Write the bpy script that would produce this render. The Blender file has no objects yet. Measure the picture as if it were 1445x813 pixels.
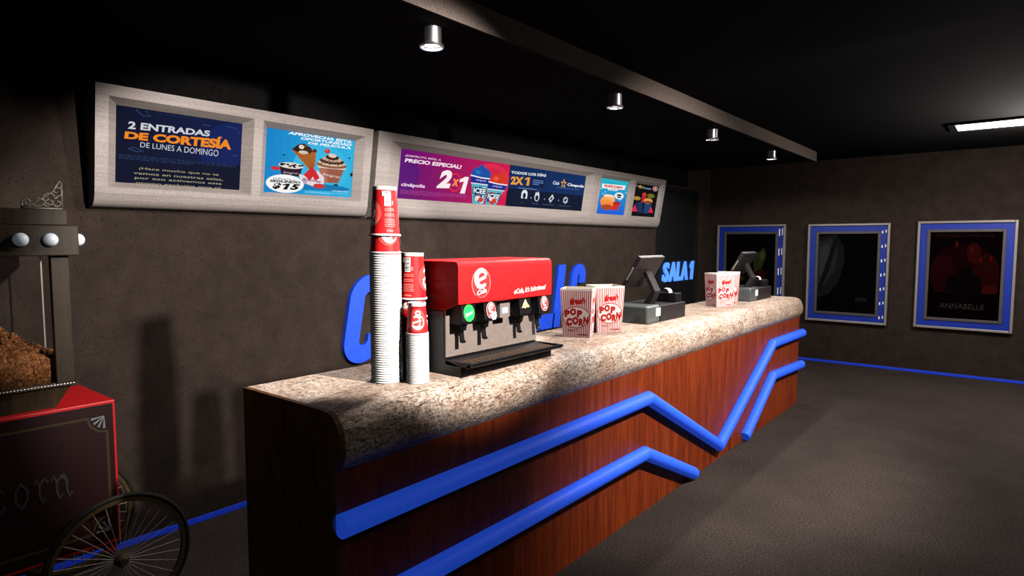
import bpy, bmesh, math, random
from mathutils import Vector, Matrix, Euler
random.seed(7)
PI = math.pi
S = bpy.context.scene
COL = S.collection
R = math.radians

# ------------------------------------------------------------------ materials
def srgb(c):
    if isinstance(c, str):
        c = [int(c[i:i + 2], 16) / 255 for i in (0, 2, 4)]
    return tuple(x / 12.92 if x <= 0.04045 else ((x + 0.055) / 1.055) ** 2.4 for x in c) + (1.0,)

class NT:
    def __init__(s, name):
        s.m = bpy.data.materials.new(name); s.m.use_nodes = True
        s.t = s.m.node_tree; s.n = s.t.nodes; s.b = s.n['Principled BSDF']
    def add(s, typ, **kw):
        n = s.n.new(typ)
        for k, v in kw.items():
            if k.startswith('i_'): n.inputs[k[2:]].default_value = v
            else: setattr(n, k, v)
        return n
    def link(s, a, b): s.t.links.new(a, b)
    def coords(s, scale=(1, 1, 1), rot=(0, 0, 0)):
        tc = s.add('ShaderNodeTexCoord'); mp = s.add('ShaderNodeMapping')
        mp.inputs['Scale'].default_value = scale; mp.inputs['Rotation'].default_value = rot
        s.link(tc.outputs['Object'], mp.inputs['Vector']); return mp.outputs['Vector']
    def noise(s, vec, scale, detail=4, rough=.55, dist=0):
        n = s.add('ShaderNodeTexNoise'); s.link(vec, n.inputs['Vector'])
        n.inputs['Scale'].default_value = scale; n.inputs['Detail'].default_value = detail
        n.inputs['Roughness'].default_value = rough; n.inputs['Distortion'].default_value = dist
        return n.outputs['Fac']
    def ramp(s, fac, stops):
        r = s.add('ShaderNodeValToRGB'); s.link(fac, r.inputs['Fac']); e = r.color_ramp.elements
        while len(e) < len(stops): e.new(.5)
        for el, (p, c) in zip(e, stops): el.position = p; el.color = srgb(c)
        return r.outputs['Color']
    def mix(s, a, b, fac, mode='MIX'):
        m = s.add('ShaderNodeMix', data_type='RGBA', blend_type=mode)
        for sock, v in ((m.inputs[6], a), (m.inputs[7], b), (m.inputs[0], fac)):
            if hasattr(v, 'is_linked'): s.link(v, sock)
            else: sock.default_value = v
        return m.outputs[2]
    def bump(s, h, strength, dist=.002):
        b = s.add('ShaderNodeBump'); b.inputs['Strength'].default_value = strength
        b.inputs['Distance'].default_value = dist
        s.link(h, b.inputs['Height']); s.link(b.outputs['Normal'], s.b.inputs['Normal'])
    def set(s, rough=.5, metal=0, spec=.5):
        s.b.inputs['Roughness'].default_value = rough; s.b.inputs['Metallic'].default_value = metal
        s.b.inputs['Specular IOR Level'].default_value = spec

_cache = {}
def plain(name, c, rough=.5, metal=0, spec=.5, emit=0, var=.04):
    key = (name, str(c), rough, metal, emit)
    if key in _cache: return _cache[key]
    t = NT(name); t.set(rough, metal, spec)
    v = t.coords(); f = t.noise(v, 35, 3)
    c0 = srgb(c)
    col = t.ramp(f, [(.3, [max(0, x - var) for x in hexf(c)]), (.7, [min(1, x + var * .4) for x in hexf(c)])])
    t.link(col, t.b.inputs['Base Color'])
    if emit:
        t.b.inputs['Emission Color'].default_value = c0
        t.b.inputs['Emission Strength'].default_value = emit
    _cache[key] = t.m
    return t.m
def hexf(c): return [int(c[i:i + 2], 16) / 255 for i in (0, 2, 4)] if isinstance(c, str) else list(c)

def ink(c, emit=False, rough=.45):
    """flat printed colour; emit: a colour on a backlit screen"""
    key = ('ink', c, emit, rough)
    if key in _cache: return _cache[key]
    t = NT(('screen_' if emit else 'print_') + c); t.set(1 if emit else rough, 0, 0 if emit or rough > .6 else .3)
    if emit:
        t.b.inputs['Base Color'].default_value = (.004, .004, .004, 1)
        t.b.inputs['Emission Color'].default_value = srgb(c)
        t.b.inputs['Emission Strength'].default_value = SCREEN
    else:
        t.b.inputs['Base Color'].default_value = srgb(c)
    _cache[key] = t.m
    return t.m
SCREEN = .95

def m_wall():
    t = NT('dark_stucco'); t.set(.9, 0, .15); v = t.coords()
    a = t.ramp(t.noise(v, 7, 6, .6), [(.3, '251e1a'), (.7, '322924')])
    sp = t.ramp(t.noise(v, 75, 3, .6), [(.30, '8a807a'), (.42, 'ffffff'), (.56, 'ffffff'), (.68, 'ffc4a8')])
    c = t.mix(a, sp, 1.0, 'MULTIPLY'); t.link(c, t.b.inputs['Base Color'])
    t.bump(t.noise(v, 70, 4), .5, .004); return t.m
def m_floor():
    t = NT('speckled_carpet'); t.set(.95, 0, .1); v = t.coords()
    a = t.ramp(t.noise(v, 90, 4, .7), [(.3, '1c1715'), (.55, '3a322e'), (.75, '5e534d')])
    b = t.ramp(t.noise(v, 2, 3), [(.3, 'd8d8d8'), (.7, 'ffffff')])
    t.link(t.mix(a, b, 1.0, 'MULTIPLY'), t.b.inputs['Base Color'])
    t.bump(t.noise(v, 160, 3), .5, .004); return t.m
def m_ceiling():
    t = NT('black_ceiling_paint'); t.set(.95, 0, .05); v = t.coords()
    t.link(t.ramp(t.noise(v, 30, 4), [(.3, '0b0b0b'), (.7, '121212')]), t.b.inputs['Base Color']); return t.m
def m_fascia():
    t = NT('brown_plaster'); t.set(.9, 0, .1); v = t.coords()
    t.link(t.ramp(t.noise(v, 80, 5, .7), [(.3, '4a423d'), (.7, '6b5f58')]), t.b.inputs['Base Color']); return t.m
def m_stone():
    t = NT('fibrous_granite'); t.set(.5, 0, .25)
    fib = []
    for k, (sc, rot) in enumerate((((1, 5, 5), (0, 0, .5)), ((5, 1, 5), (0, 0, -.5)), ((1.5, 5, 1.5), (.3, .2, .1)), ((5, 5, 1.2), (.5, .2, 0)))):
        fib.append(t.noise(t.coords(sc, rot), 15 + 2 * k, 4, .6, 2.2))
    n3 = t.noise(t.coords(), 5, 3)
    d1 = t.ramp(fib[0], [(.38, '33281f'), (.47, 'ffffff')]); d2 = t.ramp(fib[1], [(.38, '3a2d24'), (.47, 'ffffff')]); d3 = t.ramp(fib[3], [(.36, '4a3c31'), (.46, 'ffffff')])
    base = t.ramp(fib[2], [(.3, '7f6a59'), (.5, 'b39a86'), (.65, 'd8c8ba')])
    c = t.mix(t.mix(t.mix(base, d1, .8, 'MULTIPLY'), d2, .8, 'MULTIPLY'), d3, .7, 'MULTIPLY')
    l1 = t.ramp(fib[0], [(.54, '000000'), (.60, 'd8d0c8'), (.66, '403830')]); l2 = t.ramp(fib[1], [(.54, '000000'), (.60, 'd8d0c8'), (.66, '403830')])
    c = t.mix(t.mix(c, l1, .65, 'SCREEN'), l2, .65, 'SCREEN')
    t.link(t.mix(c, t.ramp(n3, [(.35, 'd0b8a4'), (.65, 'ffffff')]), .7, 'MULTIPLY'), t.b.inputs['Base Color'])
    t.bump(fib[0], .1, .002); return t.m
def m_wood(name, cols, scale=(16, 16, 1.1)):
    t = NT(name); t.set(.5, 0, .25); v = t.coords(scale)
    n = t.noise(v, 1.6, 6, .62, 1.2); n2 = t.noise(v, 7, 4, .7, .4)
    a = t.ramp(n, list(zip((.28, .48, .7), cols)))
    b = t.ramp(n2, [(.35, 'c4b8b0'), (.6, 'ffffff')])
    t.link(t.mix(a, b, .55, 'MULTIPLY'), t.b.inputs['Base Color']); return t.m
def m_brushed():
    t = NT('brushed_aluminium'); t.set(.5, .1, .4)
    v = t.coords((1.2, 1.2, 110)); n = t.noise(v, 1.5, 4, .7)
    v2 = t.coords(); n2 = t.noise(v2, 140, 2, .7)
    a = t.ramp(n, [(.3, '867d79'), (.7, 'a29994')]); b = t.ramp(n2, [(.3, 'c4c4c4'), (.7, 'ffffff')])
    t.link(t.mix(a, b, .8, 'MULTIPLY'), t.b.inputs['Base Color']); t.bump(n, .08, .001); return t.m
def m_popcorn():
    t = NT('caramel_popcorn'); t.set(.8, 0, .2); v = t.coords()
    t.link(t.ramp(t.noise(v, 60, 5, .7, 1.5), [(.3, '1c1008'), (.48, '6a3c1c'), (.62, 'a87042'), (.75, 'd8b484')]), t.b.inputs['Base Color'])
    t.bump(t.noise(v, 90, 4), .8, .006); return t.m
def m_glass():
    t = NT('thin_clear_glass'); o = t.n['Material Output']
    a = t.add('ShaderNodeBsdfTransparent'); g = t.add('ShaderNodeBsdfGlossy'); m = t.add('ShaderNodeMixShader')
    a.inputs['Color'].default_value = (.95, .96, .96, 1); g.inputs['Roughness'].default_value = .04
    m.inputs[0].default_value = .05
    t.link(a.outputs[0], m.inputs[1]); t.link(g.outputs[0], m.inputs[2]); t.link(m.outputs[0], o.inputs['Surface']); return t.m

M = dict(wall=m_wall(), floor=m_floor(), ceil=m_ceiling(), fascia=m_fascia(), stone=m_stone(),
         wood=m_wood('red_brown_wood', ('4c1805', '702808', '8a3a10')),
         darkwood=m_wood('dark_oak_wood', ('2a1a0c', '4e3216', '684522')),
         cabinet=m_wood('umber_wood', ('140e06', '261b0a', '32240e')),
         alu=m_brushed(), popcorn=m_popcorn(), glass=m_glass(),
         chrome=plain('polished_chrome', 'f6f6f8', .28, 1.0, .5, 0, .01),
         black=plain('black_plastic', '0b0b0d', .4, 0, .3, 0, .02),
         dblack=plain('matte_black_plastic', '080809', .55, 0, .2, 0, .02),
         charcoal=plain('charcoal_plastic', '1c1819', .5, 0, .3, 0, .02),
         bronze=plain('brown_steel', '6a5648', .5, .3, .4, 0, .03),
         steel=plain('satin_steel', '8c8079', .45, .35, .5, 0, .03),
         bsteel=plain('bright_steel', '5f6464', .35, .4, .5, 0, .04),
         red=plain('glossy_red_plastic', 'dc1418', .5, 0, .3, 0, .02),
         cartred=plain('red_cart_enamel', 'a0050a', .5, 0, .4, 0, .02),
         blue=plain('faint_glow_blue_enamel', '1c46c8', .5, 0, .3, .04, .02),  # faint self-glow added so the wall letters hold their blue
         pblue=plain('poster_border_blue', '0e2c92', .5, 0, .3, 0, .02),
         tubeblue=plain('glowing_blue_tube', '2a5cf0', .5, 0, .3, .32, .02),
         trim=plain('faint_glow_blue_skirting', '1f3fd0', .5, 0, .3, .1, .02),  # slight self-glow added so the skirting still shows where it is dark
         cupwhite=plain('white_paper', 'f4f2f0', .55, 0, .3, 0, .015),
         cupred=plain('red_printed_paper', 'd81c20', .5, 0, .3, 0, .02),
         cream=plain('cream_card', 'f1e2c4', .7, 0, .2, 0, .03),
         tyre=plain('black_rubber', '17140f', .7, 0, .2, 0, .02),
         rim=plain('varnished_wheel_rim', '3a3018', .5, 0, .3, 0, .03),
         paper=plain('receipt_paper', 'f2f0ee', .7, 0, .2, 0, .02),
         bulb=plain('frosted_bulb_glass', 'cfd8e4', .35, 0, .5, .05, .02),
         brass=plain('dark_scrollwork_iron', '6a645c', .4, .3, .5, 0, .03),
         kettle=plain('blue_steel_kettle', '7d93c4', .35, .3, .5, 0, .03),
         post_edge=plain('grey_poster_trim', '4a4446', .5, .2, .4, 0, .02),
         post_frame=plain('grey_frame_metal', '8c8480', .4, .3, .5, 0, .03),
         door=plain('black_door_panel', '0c0c0c', .6, 0, .3, 0, .02),
         tube=plain('lit_diffuser', 'ffffff', .5, 0, .3, 5.0, 0),
         lens=plain('lit_lamp_lens', 'ffffff', .5, 0, .3, 2.2, 0),
         neon=plain('lit_blue_letter', '4f8bff', .5, 0, .3, .9, 0))

# ------------------------------------------------------------------ mesh helpers
def link(o, parent=None):
    COL.objects.link(o)
    if parent is not None: o.parent = parent
    return o
def obj(name, bm, mats, parent=None, smooth=False, bevel=0, auto=None):
    bmesh.ops.recalc_face_normals(bm, faces=bm.faces[:]) if not isinstance(mats, dict) else None
    me = bpy.data.meshes.new(name); bm.to_mesh(me); bm.free()
    for m in (mats if isinstance(mats, (list, tuple)) else [mats]): me.materials.append(m)
    if smooth:
        for p in me.polygons: p.use_smooth = True
        if auto: me.set_sharp_from_angle(angle=R(auto))
    o = bpy.data.objects.new(name, me); link(o, parent)
    if bevel:
        b = o.modifiers.new('bevel', 'BEVEL'); b.width = bevel; b.segments = 2; b.limit_method = 'ANGLE'; b.angle_limit = R(40); b.harden_normals = smooth
    return o
def tag(o, label, cat, group=None, kind=None):
    if label: o['label'] = label
    if cat: o['category'] = cat
    if group: o['group'] = group
    if kind: o['kind'] = kind
    return o
def empty(name, loc, label, cat, rz=0, group=None):
    o = bpy.data.objects.new(name, None); o.empty_display_size = .1; o.location = loc; o.rotation_euler = (0, 0, rz)
    link(o); return tag(o, label, cat, group)
def struct(o): o['kind'] = 'structure'; return o
def copy_tree(o, parent=None):
    c = o.copy(); COL.objects.link(c); c.parent = parent
    for ch in list(o.children): copy_tree(ch, c)
    return c
def box(bm, a, b, mi=0):
    (x0, y0, z0), (x1, y1, z1) = a, b
    v = [bm.verts.new(p) for p in ((x0, y0, z0), (x1, y0, z0), (x1, y1, z0), (x0, y1, z0), (x0, y0, z1), (x1, y0, z1), (x1, y1, z1), (x0, y1, z1))]
    for f in ((0, 3, 2, 1), (4, 5, 6, 7), (0, 1, 5, 4), (1, 2, 6, 5), (2, 3, 7, 6), (3, 0, 4, 7)):
        bm.faces.new([v[i] for i in f]).material_index = mi
    return bm
def B(*boxes):
    bm = bmesh.new()
    for q in boxes: box(bm, *q)
    return bm
def prism(bm, pts, axis, a, b, mi=0):
    """polygon in the two other axes, extruded along axis from a to b"""
    def P(p, t): return {0: (t, p[0], p[1]), 1: (p[0], t, p[1]), 2: (p[0], p[1], t)}[axis]
    v0 = [bm.verts.new(P(p, a)) for p in pts]; v1 = [bm.verts.new(P(p, b)) for p in pts]
    n = len(pts)
    bm.faces.new(v0).material_index = mi; bm.faces.new(v1[::-1]).material_index = mi
    for i in range(n): bm.faces.new((v0[i], v1[i], v1[(i + 1) % n], v0[(i + 1) % n])).material_index = mi
    return bm
def PR(pts, axis, a, b): return prism(bmesh.new(), pts, axis, a, b)
def lathe(bm, prof, n=32, c=(0, 0, 0), mi=0, axis='z', close=False):
    """prof: list of (r, h) or (r, h, mat)"""
    rings = []
    for p in prof:
        r, h = p[0], p[1]
        if r < 1e-6: rings.append([bm.verts.new(_ax(0, 0, h, c, axis))])
        else: rings.append([bm.verts.new(_ax(r * math.cos(2 * PI * i / n), r * math.sin(2 * PI * i / n), h, c, axis)) for i in range(n)])
    pairs = list(zip(rings, rings[1:])) + ([(rings[-1], rings[0])] if close else [])
    for k, (A, Bq) in enumerate(pairs):
        m = prof[k][2] if len(prof[k]) > 2 else mi
        for i in range(n):
            j = (i + 1) % n
            q = [A[i % len(A)], A[j % len(A)], Bq[j % len(Bq)], Bq[i % len(Bq)]]
            q = list(dict.fromkeys(q))
            if len(q) > 2: bm.faces.new(q).material_index = m
    return bm
def _ax(x, y, h, c, axis):
    p = {'z': (x, y, h), 'y': (x, h, y), 'x': (h, x, y)}[axis]
    return (p[0] + c[0], p[1] + c[1], p[2] + c[2])
def L(prof, n=32, c=(0, 0, 0), axis='z', close=False): return lathe(bmesh.new(), prof, n, c, 0, axis, close)
def tube(bm, pts, r, n=12, caps=True, mi=0, closed=False):
    pts = [Vector(p) for p in pts]
    t0 = (pts[1] - pts[0]).normalized()
    up = Vector((0, 0, 1)) if abs(t0.z) < .9 else Vector((0, 1, 0))
    s = t0.cross(up).normalized(); u = s.cross(t0)
    ring = [pts[0] + (s * math.cos(2 * PI * (i + .5) / n) + u * math.sin(2 * PI * (i + .5) / n)) * r for i in range(n)]
    rings = [ring]
    for k in range(1, len(pts)):
        tin = (pts[k] - pts[k - 1]).normalized()
        nrm = tin if k == len(pts) - 1 else (tin + (pts[k + 1] - pts[k]).normalized()).normalized()
        d = max(.2, tin.dot(nrm))
        ring = [q + tin * ((pts[k] - q).dot(nrm) / d) for q in rings[-1]]
        rings.append(ring)
    V = [[bm.verts.new(q) for q in rg] for rg in rings]
    for a, b in zip(V, V[1:]):
        for i in range(n): bm.faces.new((a[i], a[(i + 1) % n], b[(i + 1) % n], b[i])).material_index = mi
    if caps: bm.faces.new(V[0][::-1]).material_index = mi; bm.faces.new(V[-1]).material_index = mi
    return bm
def T(pts, r, n=12): return tube(bmesh.new(), pts, r, n)
def ball(bm, c, r, seg=16, rings=10, sc=(1, 1, 1), mi=0):
    mt = Matrix.Translation(c) @ Matrix.Diagonal((r * sc[0], r * sc[1], r * sc[2], 1))
    g = bmesh.ops.create_uvsphere(bm, u_segments=seg, v_segments=rings, radius=1, matrix=mt)
    for v in g['verts']:
        for f in v.link_faces: f.material_index = mi
    return bm

# ------------------------------------------------------------------ lettering and printed artwork
_txt = {}
def text_mesh(s, bold=0.0, shear=0.0):
    key = (s, bold, shear)
    if key not in _txt:
        cu = bpy.data.curves.new('t', 'FONT'); cu.body = s; cu.size = 1; cu.offset = bold; cu.shear = shear
        cu.resolution_u = 3; cu.fill_mode = 'FRONT'
        o = bpy.data.objects.new('t', cu); COL.objects.link(o)
        dg = bpy.context.evaluated_depsgraph_get(); me = bpy.data.meshes.new_from_object(o.evaluated_get(dg))
        vs = [v.co.copy() for v in me.vertices]; fs = [tuple(p.vertices) for p in me.polygons]
        bpy.data.objects.remove(o); bpy.data.curves.remove(cu); bpy.data.meshes.remove(me)
        x0 = min(v.x for v in vs); x1 = max(v.x for v in vs); y0 = min(v.y for v in vs); y1 = max(v.y for v in vs)
        _txt[key] = ([((v.x - x0) / (x1 - x0), (v.y - y0) / (y1 - y0)) for v in vs], fs, (x1 - x0) / (y1 - y0))
    return _txt[key]

class Art:
    """printed picture: u to the right, v downwards, both 0..1; f maps (u, v, height) to a point"""
    def __init__(s, f, emit=False, step=.0006, rough=.45):
        s.f = f; s.bm = bmesh.new(); s.mats = []; s.h = 0; s.emit = emit; s.step = step; s.rough = rough
    def mi(s, c):
        m = c if not isinstance(c, str) else ink(c, s.emit, s.rough)
        if m not in s.mats: s.mats.append(m)
        return s.mats.index(m)
    def face(s, pts, k, hold=False):
        try: s.bm.faces.new([s.bm.verts.new(s.f(p[0], p[1], s.h)) for p in pts]).material_index = k
        except ValueError: pass
    def up(s): s.h += s.step
    def poly(s, pts, c): s.up(); s.face(pts, s.mi(c)); return s
    def rect(s, u0, v0, u1, v1, c, nu=1, nv=1):
        s.up(); k = s.mi(c)
        for i in range(nu):
            for j in range(nv):
                a, b = u0 + (u1 - u0) * i / nu, u0 + (u1 - u0) * (i + 1) / nu
                d, e = v0 + (v1 - v0) * j / nv, v0 + (v1 - v0) * (j + 1) / nv
                s.face([(a, d), (b, d), (b, e), (a, e)], k)
        return s
    def grad(s, u0, v0, u1, v1, c0, c1, n=12, axis=0):
        """printed colour run between two inks, as n bands"""
        s.up(); a, b = hexf(c0), hexf(c1)
        for i in range(n):
            t = i / (n - 1); c = ''.join('%02x' % round(255 * (p + (q - p) * t)) for p, q in zip(a, b))
            k = s.mi(c)
            if axis == 0:
                x, y = u0 + (u1 - u0) * i / n, u0 + (u1 - u0) * (i + 1) / n; s.face([(x, v0), (y, v0), (y, v1), (x, v1)], k)
            else:
                x, y = v0 + (v1 - v0) * i / n, v0 + (v1 - v0) * (i + 1) / n; s.face([(u0, x), (u1, x), (u1, y), (u0, y)], k)
        return s
    def ell(s, cu, cv, ru, rv, c, rot=0, n=28, a0=0, a1=360, inner=0, rings=1):
        s.up(); k = s.mi(c); cr, sr = math.cos(R(rot)), math.sin(R(rot))
        def P(a, q):
            x, y = math.cos(a) * q, math.sin(a) * q
            return (cu + ru * (x * cr - y * sr), cv + rv * (x * sr + y * cr))
        for j in range(rings):
            q0 = inner + (1 - inner) * j / rings; q1 = inner + (1 - inner) * (j + 1) / rings
            for i in range(n):
                a, b = R(a0 + (a1 - a0) * i / n), R(a0 + (a1 - a0) * (i + 1) / n)
                s.face([P(a, q1), P(b, q1), P(b, q0), P(a, q0)] if q0 > 0 else [P(a, q1), P(b, q1), (cu, cv)], k)
        return s
    def line(s, pts, w, c, wv=None, taper=None):
        s.up(); k = s.mi(c); wv = wv or w; out = []
        for i, p in enumerate(pts):
            a = pts[max(0, i - 1)]; b = pts[min(len(pts) - 1, i + 1)]
            dx, dy = (b[0] - a[0]) / w, (b[1] - a[1]) / wv; l = math.hypot(dx, dy) or 1
            q = taper(i / (len(pts) - 1)) if taper else 1
            nx, ny = -dy / l * w * q / 2, dx / l * wv * q / 2
            out.append(((p[0] + nx, p[1] + ny), (p[0] - nx, p[1] - ny)))
        for (a, b), (d, e) in zip(out, out[1:]): s.face([a, d, e, b], k)
        return s
    def text(s, t, quad, c, bold=.0, shear=.0):
        """quad: (u0, v0, u1, v1) or four corners tl, tr, br, bl"""
        s.up(); k = s.mi(c)
        vs, fs, _ = text_mesh(t, bold, shear)
        if not isinstance(quad[0], (tuple, list)):
            u0, v0, u1, v1 = quad; quad = [(u0, v0), (u1, v0), (u1, v1), (u0, v1)]
        tl, tr, br, bl = quad; V = []
        for x, y in vs:
            a = [tl[i] + (tr[i] - tl[i]) * x for i in (0, 1)]; b = [bl[i] + (br[i] - bl[i]) * x for i in (0, 1)]
            V.append(s.bm.verts.new(s.f(b[0] + (a[0] - b[0]) * y, b[1] + (a[1] - b[1]) * y, s.h)))
        for q in fs:
            try: s.bm.faces.new([V[i] for i in q]).material_index = k
            except ValueError: pass
        return s
    def one(s, u0, v0, u1, v1, c, lean=.25):
        s.up(); w, h = u1 - u0, v1 - v0
        P = [(.62, 0), (1, 0), (1 - lean, 1), (.52 - lean, 1), (.62 - .28 * lean, .28), (.12, .36), (.12, .2)]
        s.face([(u0 + w * x, v0 + h * y) for x, y in P[:2]] + [(u0 + w * x, v0 + h * y) for x, y in P[2:5]], s.mi(c)); s.face([(u0 + w * x, v0 + h * y) for x, y in (P[0], P[4], P[5], P[6])], s.mi(c)); return s
    def scribble(s, u0, v0, u1, v1, c, rows=2, fill=.55):
        """illegible small print: rows of short dashes"""
        s.up(); k = s.mi(c); h = (v1 - v0) / rows; rnd = random.Random(int(u0 * 1e4 + v0 * 1e3))
        for r in range(rows):
            u = u0; end = u1 if r < rows - 1 or rows == 1 else u0 + (u1 - u0) * .6
            while u < end:
                w = (u1 - u0) * rnd.uniform(.02, .07)
                s.face([(u, v0 + h * r), (min(u + w, end), v0 + h * r), (min(u + w, end), v0 + h * (r + fill)), (u, v0 + h * (r + fill))], k)
                u += w + (u1 - u0) * .012
        return s
    def build(s, name, parent=None):
        me = bpy.data.meshes.new(name); s.bm.to_mesh(me); s.bm.free()
        for m in s.mats: me.materials.append(m)
        return link(bpy.data.objects.new(name, me), parent)
    def join(s, bm, off):
        """append the artwork to another bmesh, material slots shifted by off"""
        me = bpy.data.meshes.new('tmp'); s.bm.to_mesh(me); s.bm.free()
        n = len(bm.faces); bm.from_mesh(me); bpy.data.meshes.remove(me); bm.faces.ensure_lookup_table()
        for f in bm.faces[n:]: f.material_index += off
        return s.mats
def plane(o, u, v, n):
    o, u, v, n = map(Vector, (o, u, v, n))
    return lambda a, b, h: o + u * a + v * b + n * h
def letters(s, bm, f, depth, bold=0, shear=0):
    """solid raised lettering: f maps (u, v, h); closed mesh"""
    vs, fs, _ = text_mesh(s, bold, shear)
    t = bmesh.new()
    V = [t.verts.new((x, y, 0)) for x, y in vs]
    for q in fs:
        try: t.faces.new([V[i] for i in q])
        except ValueError: pass
    bmesh.ops.remove_doubles(t, verts=t.verts[:], dist=1e-5)
    g = bmesh.ops.extrude_face_region(t, geom=t.faces[:] + t.edges[:] + t.verts[:])
    for v in [x for x in g['geom'] if isinstance(x, bmesh.types.BMVert)]: v.co.z = 1
    bmesh.ops.recalc_face_normals(t, faces=t.faces[:])
    for v in t.verts: v.co = f(v.co.x, 1 - v.co.y, v.co.z * depth)
    me = bpy.data.meshes.new('tmp'); t.to_mesh(me); t.free(); bm.from_mesh(me); bpy.data.meshes.remove(me)
    return bm

# ------------------------------------------------------------------ the room
WY, EX, CZ, SZ = 3.798, 9.555, 2.83, 2.71
X0, Y0 = -2.6, -4.2
struct(obj('floor', B(((X0 - .2, Y0 - .2, -.1), (EX + .2, WY + .2, 0))), M['floor']))
struct(obj('ceiling', B(((X0 - .2, Y0 - .2, CZ), (EX + .2, WY + .2, CZ + .1))), M['ceil']))
DX0, DX1, DZ = 7.70, 9.12, 2.45
struct(obj('wall_back', B(((X0 - .2, WY, 0), (DX0, WY + .15, CZ)), ((DX1, WY, 0), (EX, WY + .15, CZ)), ((DX0, WY, DZ), (DX1, WY + .15, CZ))), M['wall']))
struct(obj('wall_right', B(((EX, Y0 - .2, 0), (EX + .15, WY + .15, CZ))), M['wall']))
struct(obj('wall_left', B(((X0 - .15, Y0 - .2, 0), (X0, WY, CZ))), M['wall']))
struct(obj('wall_front', B(((X0, Y0 - .15, 0), (EX, Y0, CZ))), M['wall']))
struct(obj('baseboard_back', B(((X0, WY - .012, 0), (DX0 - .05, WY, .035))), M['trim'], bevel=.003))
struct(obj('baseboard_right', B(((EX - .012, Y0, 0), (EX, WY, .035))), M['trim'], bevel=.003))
# dropped soffit over the counter: black underside, plaster fascia
SX0, SX1, SY = 1.185 - 3.5, 8.62, 2.06
so = struct(obj('trim_1', B(((SX0, SY + .02, SZ), (SX1, WY, CZ))), M['ceil']))
obj('fascia', B(((SX0, SY, SZ), (SX1, SY + .02, CZ))), M['fascia'], so)
struct(obj('trim_2', B(((SX0, WY - .03, 2.487), (SX1, WY, SZ))), M['ceil']))
# door of the first hall
bm = B(((DX0 + .05, WY + .05, 0.01), (DX1 - .05, WY + .1, DZ - .05)))
d = struct(obj('door_1', bm, M['door']))
obj('door_frame', B(((DX0, WY + .01, 0), (DX0 + .05, WY + .14, DZ)), ((DX1 - .05, WY + .01, 0), (DX1, WY + .14, DZ)), ((DX0 + .05, WY + .01, DZ - .05), (DX1 - .05, WY + .14, DZ))), M['door'], d, bevel=.004)

# ------------------------------------------------------------------ lit hall sign
hs = empty('hall_sign', (8.52, WY + .05, 1.12), 'glowing blue SALA 1 lettering on the black door', 'sign')
hs_x = [(8.00, 8.20), (8.20, 8.43), (8.45, 8.60), (8.595, 8.825), (8.93, 9.05)]
for i, ch in enumerate('SALA1'):
    a, b = hs_x[i]; bm = bmesh.new()
    if ch == '1': prism(bm, [(a + .02 - 8.52, .015), (a + .075 - 8.52, .015), (b - 8.52, .29), (b - .055 - 8.52, .29), (a - 8.525, .225), (a + .005 - 8.52, .185), (a + .045 - 8.52, .215)], 1, -.026, -.001)
    else: letters(ch, bm, plane((a - 8.52, -.001, .29), (b - a, 0, 0), (0, 0, -.275), (0, -1, 0)), .025, .035, .18)
    obj('letter', bm, M['neon'], hs)

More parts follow.
